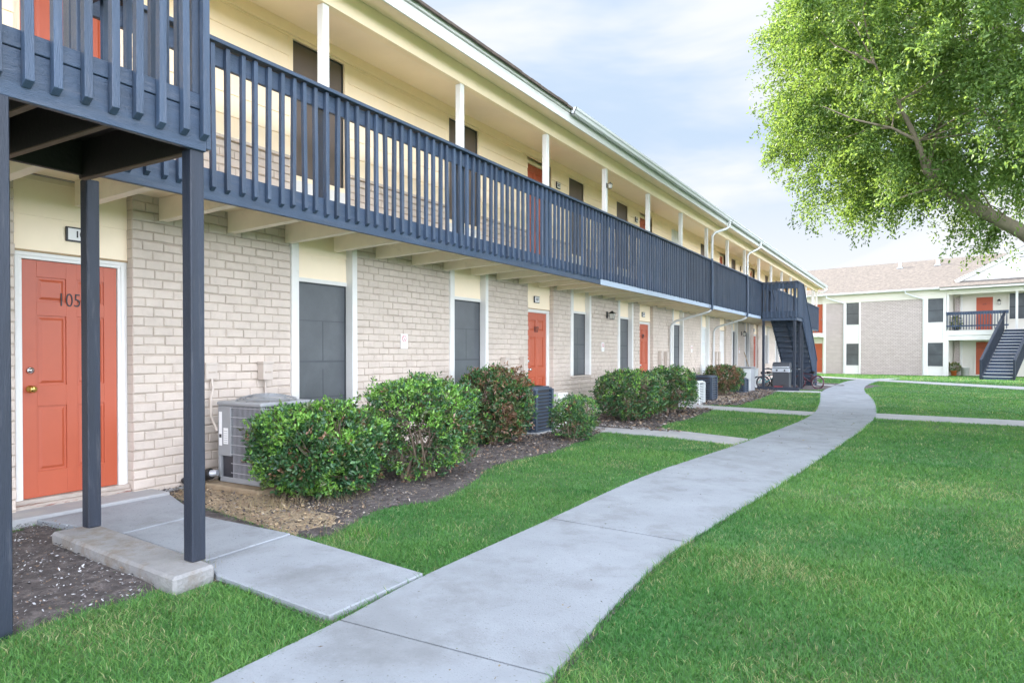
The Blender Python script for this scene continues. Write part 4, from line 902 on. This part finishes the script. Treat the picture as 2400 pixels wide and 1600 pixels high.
for a,b in ((tb1,tb2),(tc1,tc2)): MB().box(a,-.0,-.1,b,.2,ZB).build('brick_wall',M['fbrick'],G2)
MB().box(-9,.205,-.1,tp,9.5,5.5).box(tp,1.62,-.1,TE,9.5,5.5).build('building_core',M['farpanel'],G2)
MB().box(tb1-.25,-.03,ZB,tp,.204,ZE2).build('frieze',M['farpanel'],G2,.004)
for a,b in ((tb1-.17,tb1),(tb2,tw1-.0),(tw2,tc1),(tc2,tv1),(tv2,tp)): MB().box(a,-.02,-.05,b,.2,ZB-.001).build('corner_trim',M['white'],G2,.004)
for a,b in ((tw1,tw2),(tv1,tv2)):
    for z0,z1 in ((2.12,3.33),(-.05,.56)):
        sp=MB(); k=z0
        while k<z1-.01: e=min(k+.24,z1); sp.add([(a,.028,k),(b,.028,k),(b,.045,e),(a,.045,e),(a,.07,k),(b,.07,k)],[(0,1,2,3),(4,5,1,0)]); k=e
        sp.build('infill_siding',M['white'],G2)
for a,b in ((tw1,tw2),(tv1,tv2)):
    for z0,z1 in ((.60,2.08),(3.37,4.86)):
        W=thing('window',None,None); W.parent=G2
        MB().box(a,.01,z0-.04,b,.06,z0).box(a,.02,z1,b,.06,z1+.04 if z1<4 else z1+.02).build('window_trim',M['white'],W)
        MB().box(a+.001,.06,z0,b-.001,.08,z1).build('window_screen',M['screen'],W)
        zm=(z0+z1)/2; MB().box(a+.001,.05,zm-.02,b-.001,.059,zm+.02).box(a+.001,.052,z0,a+.03,.0595,z1).box(b-.03,.052,z0,b-.001,.0595,z1).build('sash_bars',M['muntin'],W)
# left bay with doors and small balcony
def fdoor(x0,x1,z0,Y,num=None,knob=True):
    D=thing('door',None,None); D.parent=G2
    s=MB().box(x0,Y-.03,z0,x1,Y-.004,z0+2.03); s.build('door_leaf',M['orange'],D)
    c=(x0+x1)/2; w_=(x1-x0)
    for q0,q1 in ((.2,.75),(.95,1.52),(1.66,1.86)):
        for r0,r1 in ((.12,.44),(.56,.88)): MB().box(x0+w_*r0,Y-.036,z0+q0,x0+w_*r1,Y-.0305,z0+q1).build('door_panel',M['orange'],D,.003)
    MB().box(x0-.08,Y-.05,z0,x0-.001,Y-.002,z0+2.11).box(x1+.001,Y-.05,z0,x1+.08,Y-.002,z0+2.11).box(x0-.001,Y-.049,z0+2.032,x1+.001,Y-.003,z0+2.109).build('door_frame',M['farpanel'],D)
    k=MB(); k.lathe([(0,0),(.03,0),(.03,.05),(0,.06)],n=10); k.v=[(x1-.07+v[0],Y-.032-v[2],z0+.95+v[1]) for v in k.v]; k.build('door_knob',M['chrome'],D)
    if num: text(num,.13,M['ink'],D,(c,Y-.040,z0+1.6),'door_number',.002,face='-y')
fdoor(tb1-1.15,tb1-.30,.08,.2); fdoor(tb1-1.15,tb1-.30,2.85,.2)
MB().box(tb1-3.5,-1.0,2.55,tb1-.1,.19,2.83).build('balcony_deck',M['white'],G2)
lr=MB().box(tb1-3.5,-1.0,3.78,tb1-.1,-.96,3.92).build('balcony_railing',M['navy'],G2)
for k in range(24): MB().box(tb1-.14-k*.13,-.995,2.85,tb1-.105-k*.13,-.96,3.78).build('baluster',M['navy'],lr)
# porch bay on the right
MB().box(tp+.001,-.0,2.52,TE,1.61,2.83).build('balcony_deck',M['white'],G2,.005)
MB().box(tp+.11,.02,2.22,TE,.12,2.50).build('porch_beam',M['white'],G2,.004)
MB().box(tp+.002,.0,5.05,TE,.12,5.33).build('porch_eave_beam',M['farpanel'],G2,.004)
MB().box(tp+.002,.13,5.30,TE,1.61,5.34).build('porch_ceiling',M['farpanel'],G2)
pw=tpx(2247,1.4)
for z0,z1 in ((0,2.5),(2.84,5.28)):
    MB().box(tp+.13,1.40,z0,pw,1.60,min(z1,4.95)).build('porch_brick',M['fbrick'],G2); MB().box(pw,1.55,z0,TE,1.615,z1).build('porch_siding',M['farpanel'],G2); MB().box(pw+.05,1.50,z0,pw+.16,1.548,z1).build('porch_trim',M['white'],G2)
d1,d2=tpx(2287,1.5),tpx(2326,1.5)
fdoor(d1,d2,.1,1.545,'119'); fdoor(d1,d2,2.86,1.545,'219')
W=thing('window',None,None); W.parent=G2
a=tpx(2365,1.5); MB().box(a,1.50,3.5,a+1.7,1.548,5.05).build('window_screen',M['screen'],W); MB().box(a-.08,1.48,3.42,a,1.549,5.13).box(a+1.7,1.48,3.42,a+1.78,1.549,5.13).box(a,1.481,5.05,a+1.7,1.549,5.129).box(a,1.481,3.42,a+1.7,1.549,3.499).build('window_trim',M['farpanel'],W); MB().box(a,1.49,4.2,a+1.7,1.4995,4.26).build('sash_bars',M['muntin'],W)
for x in (tp+.02,tpx(2379)): 
    MB().box(x,.005,2.832,x+.11,.115,5.048).build('column',M['white'],G2,.004)
MB().box(tp+.005,.015,.0,tp+.12,.125,2.519).build('column',M['white'],G2,.004)
MB().box(15.5,.015,.0,15.61,.125,2.519).build('column',M['white'],G2,.004)
ts=10.6
pr=MB().box(tp+.02,-.045,3.78,ts,-.005,3.93).box(tp,-.08,3.935,ts,.03,3.97).box(tp+.02,-.045,3.05,ts,-.005,3.14).build('balcony_railing',M['navy'],G2)
k=0; x=tp+.08
while x<ts: MB().box(x-.02,-.085,2.86,x+.02,-.046,3.93).build('baluster',M['navy'],pr); x+=.145
# roof, gable, fascia, gutter
YR=5.2; ZR2=7.95; s2=(ZR2-5.52)/(YR+.45)
MB().add([(-9.5,-.45,5.52),(9.5,-.45,5.52),(24.5,-.45,5.52),(24.5,YR,ZR2),(-9.5,YR,ZR2),(-9.5,-.45,5.46),(24.5,-.45,5.46),(24.5,YR,ZR2-.06),(-9.5,YR,ZR2-.06),(-9.5,11,5.4),(24.5,11,5.4)],
   [(0,1,2,3,4),(5,8,7,6),(0,5,6,2,1),(4,3,10,9),(0,4,8,5),(2,6,7,3)]).build('roof',M['shingle'],G2)
MB().box(-9.4,-.43,5.385,tp-.12,.2,5.40).box(-9.4,-.445,5.402,tp-.12,-.42,5.515).build('fascia',M['white'],G2,.003)
MB().box(-9.4,-.53,5.41,tp-.15,-.447,5.52).build('gutter',M['alum'],G2,.012)
# porch roof: strip of shingles projecting, then gable face set back
MB().box(tp-.2,-.62,5.335,24,-.59,5.50).box(tp-.2,-.588,5.345,24,-.01,5.36).build('porch_fascia',M['white'],G2,.003)
MB().add([(tp-.22,-.66,5.505),(24,-.66,5.505),(24,.35,5.505+.35),(tp-.22+.6,.35,5.505+.35),(tp-.22,-.66,5.45),(24,-.66,5.45)],[(0,1,2,3),(4,5,1,0)]).build('porch_roof',M['shingle'],G2)
gx0=tpx(2246); gap=gx0+6.6; gz0=5.86; gzt=gz0+6.6*.50
MB().add([(gx0,.36,gz0),(gap,.36,gzt),(2*gap-gx0,.36,gz0),(gx0,.5,gz0),(gap,.5,gzt),(2*gap-gx0,.5,gz0)],[(0,2,1),(3,4,5),(0,1,4,3),(1,2,5,4)]).build('gable_wall',M['white'],G2)
gs=MB()
for k in range(13):
    z=gz0+.02+k*.24; xa=gx0+(z-gz0)/.5+.12; xb=2*gap-xa
    if xb-xa>.5: gs.add([(xa,.335,z),(xb,.335,z),(xb-.4,.352,z+.235),(xa+.4,.352,z+.235)],[(0,1,2,3)])
gs.build('gable_siding',M['white'],G2)
for s in (0,1):
    e=MB().bar((gx0-.25,.26,gz0-.02),(gap,.26,gzt+.08),.14,.24); o=e.build('rake_board',M['white'],G2,.004)
    if s: o.scale=(-1,1,1); o.location=(2*gap,0,0)
MB().add([(gx0-.35,.12,gz0+.02),(gap,.12,gzt+.23),(gap,YR+1,gzt+.23),(gx0-.35,.12+.1,gz0+.02),(2*gap-gx0+.35,.12,gz0+.02)],[(0,1,2,3)]).add([(gap,.12,gzt+.23),(2*gap-gx0+.35,.12,gz0+.02),(2*gap-gx0+.35,.3,gz0+.02),(gap,YR+1,gzt+.23)],[(0,1,2,3)]).build('gable_roof',M['shingle'],G2)
v=MB(); 
for k in range(5): v.box(gap-3.6+k*.35,.30,gz0+1.2+k*.13,gap+3.6-k*.35,.333,gz0+1.25+k*.13)
v.build('gable_vent',M['acgrey'],G2)
for px in (1977,2163):
    t=tpx(px); dt=-1.0 if px<2000 else -.9
    MB().tube([(t+dt,-.49,5.41),(t+dt,-.47,5.28),(t+dt*.6,-.25,5.08),(t+.05,-.09,4.86),(t+.05,-.07,4.7),(t+.05,-.07,.1)],.045,8).build('downspout',M['alum'],G2)
for px,yy in ((2108,612),(2196,603)):
    t=tpx(px,4.0); z=5.52+(4.0+.45)*s2
    V=thing('roof_vent','white vent pipe on the tan roof, '+('left' if px<2150 else 'right')+' of the pair','roof vent',tuple(G2.matrix_basis@Vector((t,4.0,z-.05))) if False else tuple(Vector((P0.x,P0.y,0))+dX*t+Vector((-dX.y,dX.x,0))*4.0+Vector((0,0,z-.06))),rz,group='vent pipes on the far roof')
    MB().tube([(0,0,0),(0,0,.42)],.09,10).build('vent_pipe',M['white'],V); MB().lathe([(.24,0),(.11,.12)],n=12).build('flashing_collar',M['flash'],V)
def place(t,Y,z=0): return tuple(Vector((P0.x,P0.y,0))+dX*t+Vector((-dX.y,dX.x,0))*Y+Vector((0,0,z)))
# far building lamp, stairs, chair, pots
T=thing('wall_lamp','black lantern beside the upper door of the far building','wall lamp',place(tpx(2341,1.5),1.545,4.55),rz)
MB().box(-.06,-.03,-.16,.06,-.002,.0).build('bracket',M['black'],T); MB().box(-.06,-.16,-.14,.06,-.035,.06).build('glass',M['glass'],T); MB().add([(-.1,-.2,.06),(.1,-.2,.06),(.1,-.01,.06),(-.1,-.01,.06),(0,-.1,.2)],[(0,1,4),(1,2,4),(2,3,4),(3,0,4),(3,2,1,0)]).build('lantern_cap',M['black'],T)
S2=thing('staircase','long straight dark staircase rising to the far building balcony at the right edge','staircase',place(10.45,-5.4),rz)
N=16; RN=5.4; run=RN/N; rise=2.83/N; W_=1.42
for k in range(N):
    MB().box(.05,run*k,rise*k+.001,W_-.05,run*k+.02,rise*(k+1)-.04).build('riser',M['navy'],S2)
    MB().box(.05,run*k-.03,rise*(k+1)-.04,W_-.05,run*(k+1),rise*(k+1)).build('tread',M['navypost'],S2); MB().box(.05,run*k-.034,rise*(k+1)-.02,W_-.05,run*k-.0305,rise*(k+1)+.004).build('nosing',M['label'],S2)
for x in (0,W_-.04): MB().add([(x,0,-.02),(x,RN,2.5),(x,RN,2.86),(x,-.05,.22),(x+.04,0,-.02),(x+.04,RN,2.5),(x+.04,RN,2.86),(x+.04,-.05,.22)],[(0,1,2,3),(7,6,5,4),(0,4,5,1),(1,5,6,2),(2,6,7,3),(3,7,4,0)]).build('stringer',M['navypost'],S2)
for x in (-.05,W_+.01):
    hr=MB().bar((x+.02,-.1,1.02),(x+.02,RN,3.90),.12,.04).bar((x+.02,-.1,.90),(x+.02,RN,3.78),.035,.18).build('stair_railing',M['navypost'],S2)
    for k in range(34): y=.05+k*.155; MB().box(x,y-.02,y*.525,x+.04,y+.02,y*.525+.98).build('baluster',M['navypost'],hr)
    MB().box(x-.02,-.15,-.02,x+.075,-.055,1.06).build('post',M['navypost'],S2)
T=thing('patio_chair','dark slatted chair on the far balcony at the head of the stairs','chair',place(12.3,.9,2.835),rz+.4)
for x in(-.25,.25):
    for y in(-.22,.22): MB().box(x-.02,y-.02,0,x+.02,y+.02,.42 if y<0 else .95).build('leg',M['black'],T)
MB().box(-.27,-.24,.42,.27,.24,.46).build('seat',M['black'],T); MB().box(-.23,.2,.6,.23,.235,.9).build('backrest',M['black'],T)
def leafball(name,c,rad,n,cols,m,parent=None,size=.06,squash=1,shell=.5):
    d=rng.normal(0,1,(n,3)); d/=np.linalg.norm(d,axis=1)[:,None]; r=rng.uniform(shell,1,(n,1))**.5*rad; P=np.array(c)+d*r*np.array([1,1,squash])
    return leaves(name,P,d,size*rng.uniform(.6,1.2,n),np.array(cols)[rng.integers(0,len(cols),n)],m,parent)
def leaves(name,P,N,S,T,m,parent=None,asp=.45,fold=.25,kind=None):
    n=len(P); a=N+rng.normal(0,.6,(n,3)); a/=np.linalg.norm(a,axis=1)[:,None]     # leaf axis
    b=np.cross(a,rng.normal(0,1,(n,3))); b/=np.linalg.norm(b,axis=1)[:,None]; c=np.cross(a,b)
    S=np.asarray(S)[:,None]; w=S*asp*.5
    p0=P; p1=P+a*S*.35+b*w+c*w*fold; p2=P+a*S*.72+b*w*.85+c*w*fold; p3=P+a*S-c*S*.08; p4=P+a*S*.72-b*w*.85+c*w*fold; p5=P+a*S*.35-b*w+c*w*fold
    V=np.stack([p0,p1,p2,p3,p4,p5],1).reshape(-1,3); q=np.arange(n)[:,None]*6
    F=np.stack([q+np.array([[0,1,2,3]]),q+np.array([[0,3,4,5]])],1).reshape(-1,4)
    return np_mesh(name,V,F,m,parent,tint=np.repeat(T,6,0))
T=thing('potted_plant','small plant in an orange pot by the ground floor brick of the far building','potted plant',place(tpx(2236,.5),.45,.02),rz)
p=MB(); p.lathe([(0,0),(.13,0),(.19,.26),(.21,.26),(.21,.32),(.18,.32),(.17,.28),(0,.27)],n=16); p.build('pot',M['terra'],T)
leafball('foliage',(0,0,.5),.33,260,[(.06,.14,.03),(.12,.16,.05),(.2,.17,.09)],M['leaf'],T,.16,.8)
T=thing('bucket','white plastic bucket by the ground floor door of the far building','bucket',place(tpx(2262,.9),.9,.02),rz)
p=MB(); p.lathe([(0,0),(.2,0),(.235,.5),(.25,.5),(.25,.53),(.22,.53),(.2,.05),(0,.05)],n=20); p.build('bucket_body',M['white'],T)
MB().tube([(-.24,0,.48),(-.2,-.18,.4),(0,-.26,.36),(.2,-.18,.4),(.24,0,.48)],.006,5).build('bail',M['chrome'],T)
T=thing('potted_plant','spiky pale plant behind the left end of the far balcony railing','potted plant',place(tpx(2236),.5,2.835),rz)
p=MB(); p.lathe([(0,0),(.12,0),(.17,.25),(0,.25)],n=14); p.build('pot',M['blackpl'],T)
leafball('foliage',(0,0,.5),.25,120,[(.3,.3,.08),(.15,.2,.06)],M['leaf'],T,.2,1.4)
# ------------------------------------------------------------------ shrubs
GR=[(.040,.105,.036),(.052,.140,.046),(.075,.175,.055),(.042,.120,.056)]
NEW=[(.17,.37,.06),(.24,.43,.085),(.13,.31,.055)]
RED=[(.22,.12,.07),(.28,.17,.11),(.16,.09,.05)]
OLV=[(.09,.13,.04),(.12,.16,.06)]
def hedge(loc, dx, dy, h, n, label, leaf=.042, newf=.22, redf=.02, olv=.15, boxy=3.2, zlo=.10, seed=0, gap=None, trunk=1, asp=.46):
    rs=np.random.default_rng(seed); T=thing('shrub',label,'shrub',loc,group='clipped shrubs in the beds')
    nw=n//6
    d=rs.normal(0,1,(nw*3,3)); d/=np.linalg.norm(d,axis=1)[:,None]
    sup=(np.abs(d)**boxy).sum(1)**(-1/boxy)
    rr=np.where(rs.uniform(0,1,len(d))<.62, rs.uniform(.88,1.02,len(d)), rs.uniform(.45,.92,len(d)))
    rr=np.where((rs.uniform(0,1,len(d))<.035)&(d[:,2]>-.2), rs.uniform(1.02,1.13,len(d)), rr)
    lump=np.array([1+.15*mnoise.noise(Vector((q[0]*2.1+seed,q[1]*2.1,q[2]*2.1)))+.10*mnoise.noise(Vector((q[0]*6+seed,q[1]*6,q[2]*6))) for q in d])
    P=d*(sup*rr*lump)[:,None]*np.array([dx/2,dy/2,(h-zlo)/2])+np.array([0,0,(h+zlo)/2])
    # bottom is thinner
    zr=(P[:,2]-zlo)/(h-zlo); keep=rs.uniform(0,1,len(P))<np.clip(.35+zr*1.6,0,1)
    hol=np.array([mnoise.noise(Vector((q[0]*4.5+seed*3,q[1]*4.5,q[2]*4.5))) for q in P]); keep&=hol>-.33
    if gap: keep&=~(np.linalg.norm(P-np.array(gap[0]),axis=1)<gap[1]*(1+hol))
    P=P[keep][:nw]; D=d[keep][:nw]; hol=hol[keep][:nw]; nw=len(P)
    D=D*np.array([1,1,.7])+np.array([0,0,.45]); D/=np.linalg.norm(D,axis=1)[:,None]
    # twigs
    tw=MB(); rnd=random.Random(seed)
    bases=[Vector((rnd.uniform(-.12,.12)*dx,rnd.uniform(-.12,.12)*dy,-.02)) for _ in range(3)] if trunk else [Vector((0,0,0))]
    forks=[]
    for b in bases:
        for k in range(6):
            t=Vector((rnd.uniform(-.36,.36)*dx,rnd.uniform(-.36,.36)*dy,rnd.uniform(.35,.75)*h)); mid=b.lerp(t,.45)+Vector((rnd.uniform(-.05,.05),rnd.uniform(-.05,.05),0))*dx
            tw.tube([b,mid,t],[.018*h+.004,.012,.006],6,False); forks.append(mid.lerp(t,.5)); forks.append(t)
    step=max(1,nw//(420 if n>9000 else 160))
    for i in range(0,nw,step):
        q=Vector(P[i]); f=min(forks,key=lambda w_:(w_-q).length+(0 if w_.z<q.z+.1 else .3)); tw.tube([f,f.lerp(q,.5)+Vector((rnd.uniform(-.03,.03),rnd.uniform(-.03,.03),-.02)),q],[.0035,.0025,.0015],4,False)
    tw.build('branches',M['twig'],T)
    # whorls of leaves
    m_=6; PP=np.repeat(P,m_,0)+rs.normal(0,leaf*.28,(nw*m_,3)); DD=np.repeat(D,m_,0)+rs.normal(0,.75,(nw*m_,3))
    DD/=np.linalg.norm(DD,axis=1)[:,None]; S=leaf*rs.uniform(.6,1.15,nw*m_)
    G_=np.array(GR)[rs.integers(0,4,nw*m_)]*rs.uniform(.7,1.35,(nw*m_,1))
    patch=np.array([mnoise.noise(Vector((q[0]*3.1+seed,q[1]*3.1+4,q[2]*3.1))) for q in P])
    topb=np.clip((P[:,2]/h-.55)*1.2,0,.6)
    isnew=rs.uniform(0,1,nw)<newf*(.25+1.4*topb+ (patch>.12)*1.3)
    isred=(rs.uniform(0,1,nw)<redf*(1+3*(patch<-.15)))&~isnew; isol=(rs.uniform(0,1,nw)<olv)&~isnew&~isred
    for fl,C in ((isnew,NEW),(isred,RED),(isol,OLV)):
        f=np.repeat(fl,m_); G_[f]=np.array(C)[rs.integers(0,len(C),f.sum())]*rs.uniform(.75,1.2,(f.sum(),1))
        if C is NEW: S[f]*=.85; DD[f]+=np.array([0,0,.5])
    global rng; old=rng; rng=rs
    o=leaves('foliage',PP,DD,S,G_,M['leaf'],T,asp); rng=old
    return T
hedge((1.36,4.72,-.04),1.12,1.02,.90,26000,'glossy box-shaped green shrub in front of the grey air conditioner, nearest the walk',.050,.42,.02,.15,3.4,.08,1)
hedge((1.62,5.92,-.04),1.10,1.20,1.12,22000,'open twiggy green shrub, second from the walk, with bare branches showing',.045,.40,.03,.25,3.0,.12,2,gap=((.30,-.38,.5),.27))
hedge((.82,8.75,-.06),1.10,1.08,1.20,17000,'rounded olive shrub with reddish leaf tips left of the slate blue condenser',.062,.06,.17,.3,2.4,.1,3,asp=.36)
hedge((1.66,9.80,-.08),.68,.74,.78,6500,'small green shrub standing alone at the corner of the branch walk by door 107',.042,.2,.02,.2,2.8,.12,4,gap=((.0,-.3,.35),.13))
hedge((1.25,13.25,-.05),1.28,1.3,1.04,14000,'larger hedge of the pair between doors 107 and 109, on the left',.055,.16,.02,.22,3.2,.14,5)
hedge((1.42,15.25,0),1.15,1.35,1.05,12000,'hedge of the pair between doors 107 and 109, on the right',.055,.2,.02,.25,3.0,.14,6)
hedge((.75,23.0,0),1.2,1.2,.98,8000,'reddish green shrub before the tall light grey condenser near the far staircase',.075,.05,.2,.3,2.4,.12,7,asp=.36)
tuft((1.5,4.05,.02),420,.14,[(.35,.30,.18),(.28,.22,.13),(.2,.16,.1)],'dead_grass_tuft','dead straw on the soil at the foot of the nearest shrub',.16)
tuft((1.75,4.6,.01),300,.10,[(.32,.27,.16),(.25,.2,.12)],'dead_grass_tuft','dead straw scattered right of the nearest shrub foot',.2)
tuft((2.75,3.85,.0),260,.12,[(.07,.22,.03),(.12,.28,.05),(.25,.24,.12)],'grass_tuft','long green grass clump at the edge of the front walk',.14)
# ------------------------------------------------------------------ tree
TR=thing('shade_tree','large spreading shade tree with fine yellow green leaves at the right edge','tree',(8.9,14.3,0))
O=np.array([8.9,14.3,0.])
def W3(px,py,dep):
    d=ray(px,py); k=dep/(d.x*Fw.x+d.y*Fw.y); return Vector((DW+d.x*k,d.y*k,HC+d.z*k))-Vector(O)
tk=MB()
tk.tube([(0,0,-.1),(.02,.0,.4),(-.03,.05,1.5),(-.10,.0,2.5)],[.46,.33,.29,.27],14)
lim1=[Vector((-.10,.0,2.4)),W3(2480,600,11.2),W3(2400,546,11),W3(2340,515,10.8),W3(2270,478,10.6),W3(2210,440,10.4),W3(2172,400,10.2),W3(2150,330,10),W3(2105,240,9.8),W3(2050,150,9.7)]
tk.tube(lim1,[.19,.14,.11,.10,.088,.072,.056,.04,.026,.012],10)
L2=[[Vector((-.10,0,2.4)),Vector((.0,-.1,3.6)),Vector((-.3,-.6,5)),Vector((-.8,-1.4,6.8)),Vector((-1.1,-2,8.3))],
    [Vector((-.05,0,2.5)),Vector((.4,.5,3.8)),Vector((1.2,1.0,5.4)),Vector((2.0,1.4,7.3))],
    [Vector((-.1,0,2.5)),Vector((-.3,.8,3.9)),Vector((-1.0,1.9,5.3)),Vector((-1.7,2.8,6.8))],
    [Vector((-.05,-.05,2.5)),Vector((.5,-.7,3.8)),Vector((1.0,-1.9,5.0)),Vector((1.5,-3.0,6.2))],
    [W3(2600,350,11.3),W3(2480,200,10.8),W3(2380,65,10.4),W3(2330,68,10.2),W3(2260,95,10.)],
    [lim1[6],W3(2200,300,10.5),W3(2215,200,10.6),W3(2180,90,10.6)],[lim1[4],W3(2300,380,10.4),W3(2330,290,10.3),W3(2395,220,10.2)],[lim1[7],W3(2090,300,9.9),W3(2000,280,9.8),W3(1930,250,9.8)],[lim1[5],W3(2150,450,10.3),W3(2090,470,10.3)]]
rad=[[.2,.16,.12,.07,.03],[.17,.14,.09,.04],[.17,.13,.08,.04],[.16,.13,.08,.03],[.12,.085,.06,.045,.02],[.06,.045,.035,.02],[.06,.05,.035,.02],[.04,.03,.02,.01],[.04,.025,.012]]
for a,b in zip(L2,rad): tk.tube(a,[q*.62 for q in b],9)
nodes=[p for p in lim1[2:]]+[p for l in L2 for p in l[1:]]
rs=np.random.default_rng(21)
C=np.array([-.45,-.15,6.3]); Rad=np.array([4.35,4.35,3.7])
cl=[]
while len(cl)<CLN:
    d=rs.normal(0,1,3); d/=np.linalg.norm(d); lump=1+.16*mnoise.noise(Vector(d*1.8))+.10*mnoise.noise(Vector(d*4.2+np.array([5,0,0])))
    r=rs.uniform(.3,1)**.38*(1.09 if rs.uniform()<.10 else 1)
    p=C+d*r*lump*Rad
    if p[2]<3.7+(.25 if p[0]<-2.2 else 0)+.50*max(p[1],0)+.14*max(-p[1],0)+.25*rs.normal(): continue
    if d[2]<-.1 and r>.9 and rs.uniform()<.45: continue
    cl.append((p,r))
use={}; P=[];N_=[]; rnd=random.Random(4); cc=[]
for p,r in cl:
    q=Vector(p); f=min(nodes,key=lambda w_:(w_-q).length); mid=f.lerp(q,.55)+Vector((rnd.uniform(-.2,.2),rnd.uniform(-.2,.2),rnd.uniform(.0,.25)))
    if rnd.random()<.8 and (f-q).length<1.5 and use.get(id(f),0)<5: use[id(f)]=use.get(id(f),0)+1; tk.tube([f,mid,q],[.014,.009,.003],5,False)
    k=rs.integers(int(LPC*.6),int(LPC*1.3)) if r<1.0 else int(LPC*.35); out=(p-C)/np.linalg.norm(p-C)
    # several drooping sprays per clump
    for s in range(9):
        ax=out*.8+rs.normal(0,.75,3)+np.array([0,0,-.25]); ax/=np.linalg.norm(ax); ln=rs.uniform(.3,.75); kk=max(4,k//9)
        t=rs.uniform(0,1,kk)**.8; sp_=p+ax*ln*t[:,None]+np.array([0,0,-.22])*(t**2)[:,None]+rs.normal(0,.055,(kk,3))
        P.append(sp_); N_.append(np.tile(ax*.6+np.array([0,0,-.35]),(kk,1))+rs.normal(0,.45,(kk,3))); cc.append(np.full(kk,rs.uniform(0,1)))
P=np.concatenate(P); N_=np.concatenate(N_); N_/=np.linalg.norm(N_,axis=1)[:,None]; cc=np.concatenate(cc)[:,None]
n=len(P); k=np.clip(rs.uniform(0,1,(n,1))*.6+cc*.5,0,1)
T_=np.array([.085,.175,.050])*(1-k)+np.array([.27,.40,.13])*k; T_*=rs.uniform(.75,1.2,(n,1))
tk.build('trunk',M['bark'],TR)
rng=rs; leaves('crown',P,N_,rs.uniform(.045,.080,n),T_,M['tleaf'],TR,.40)
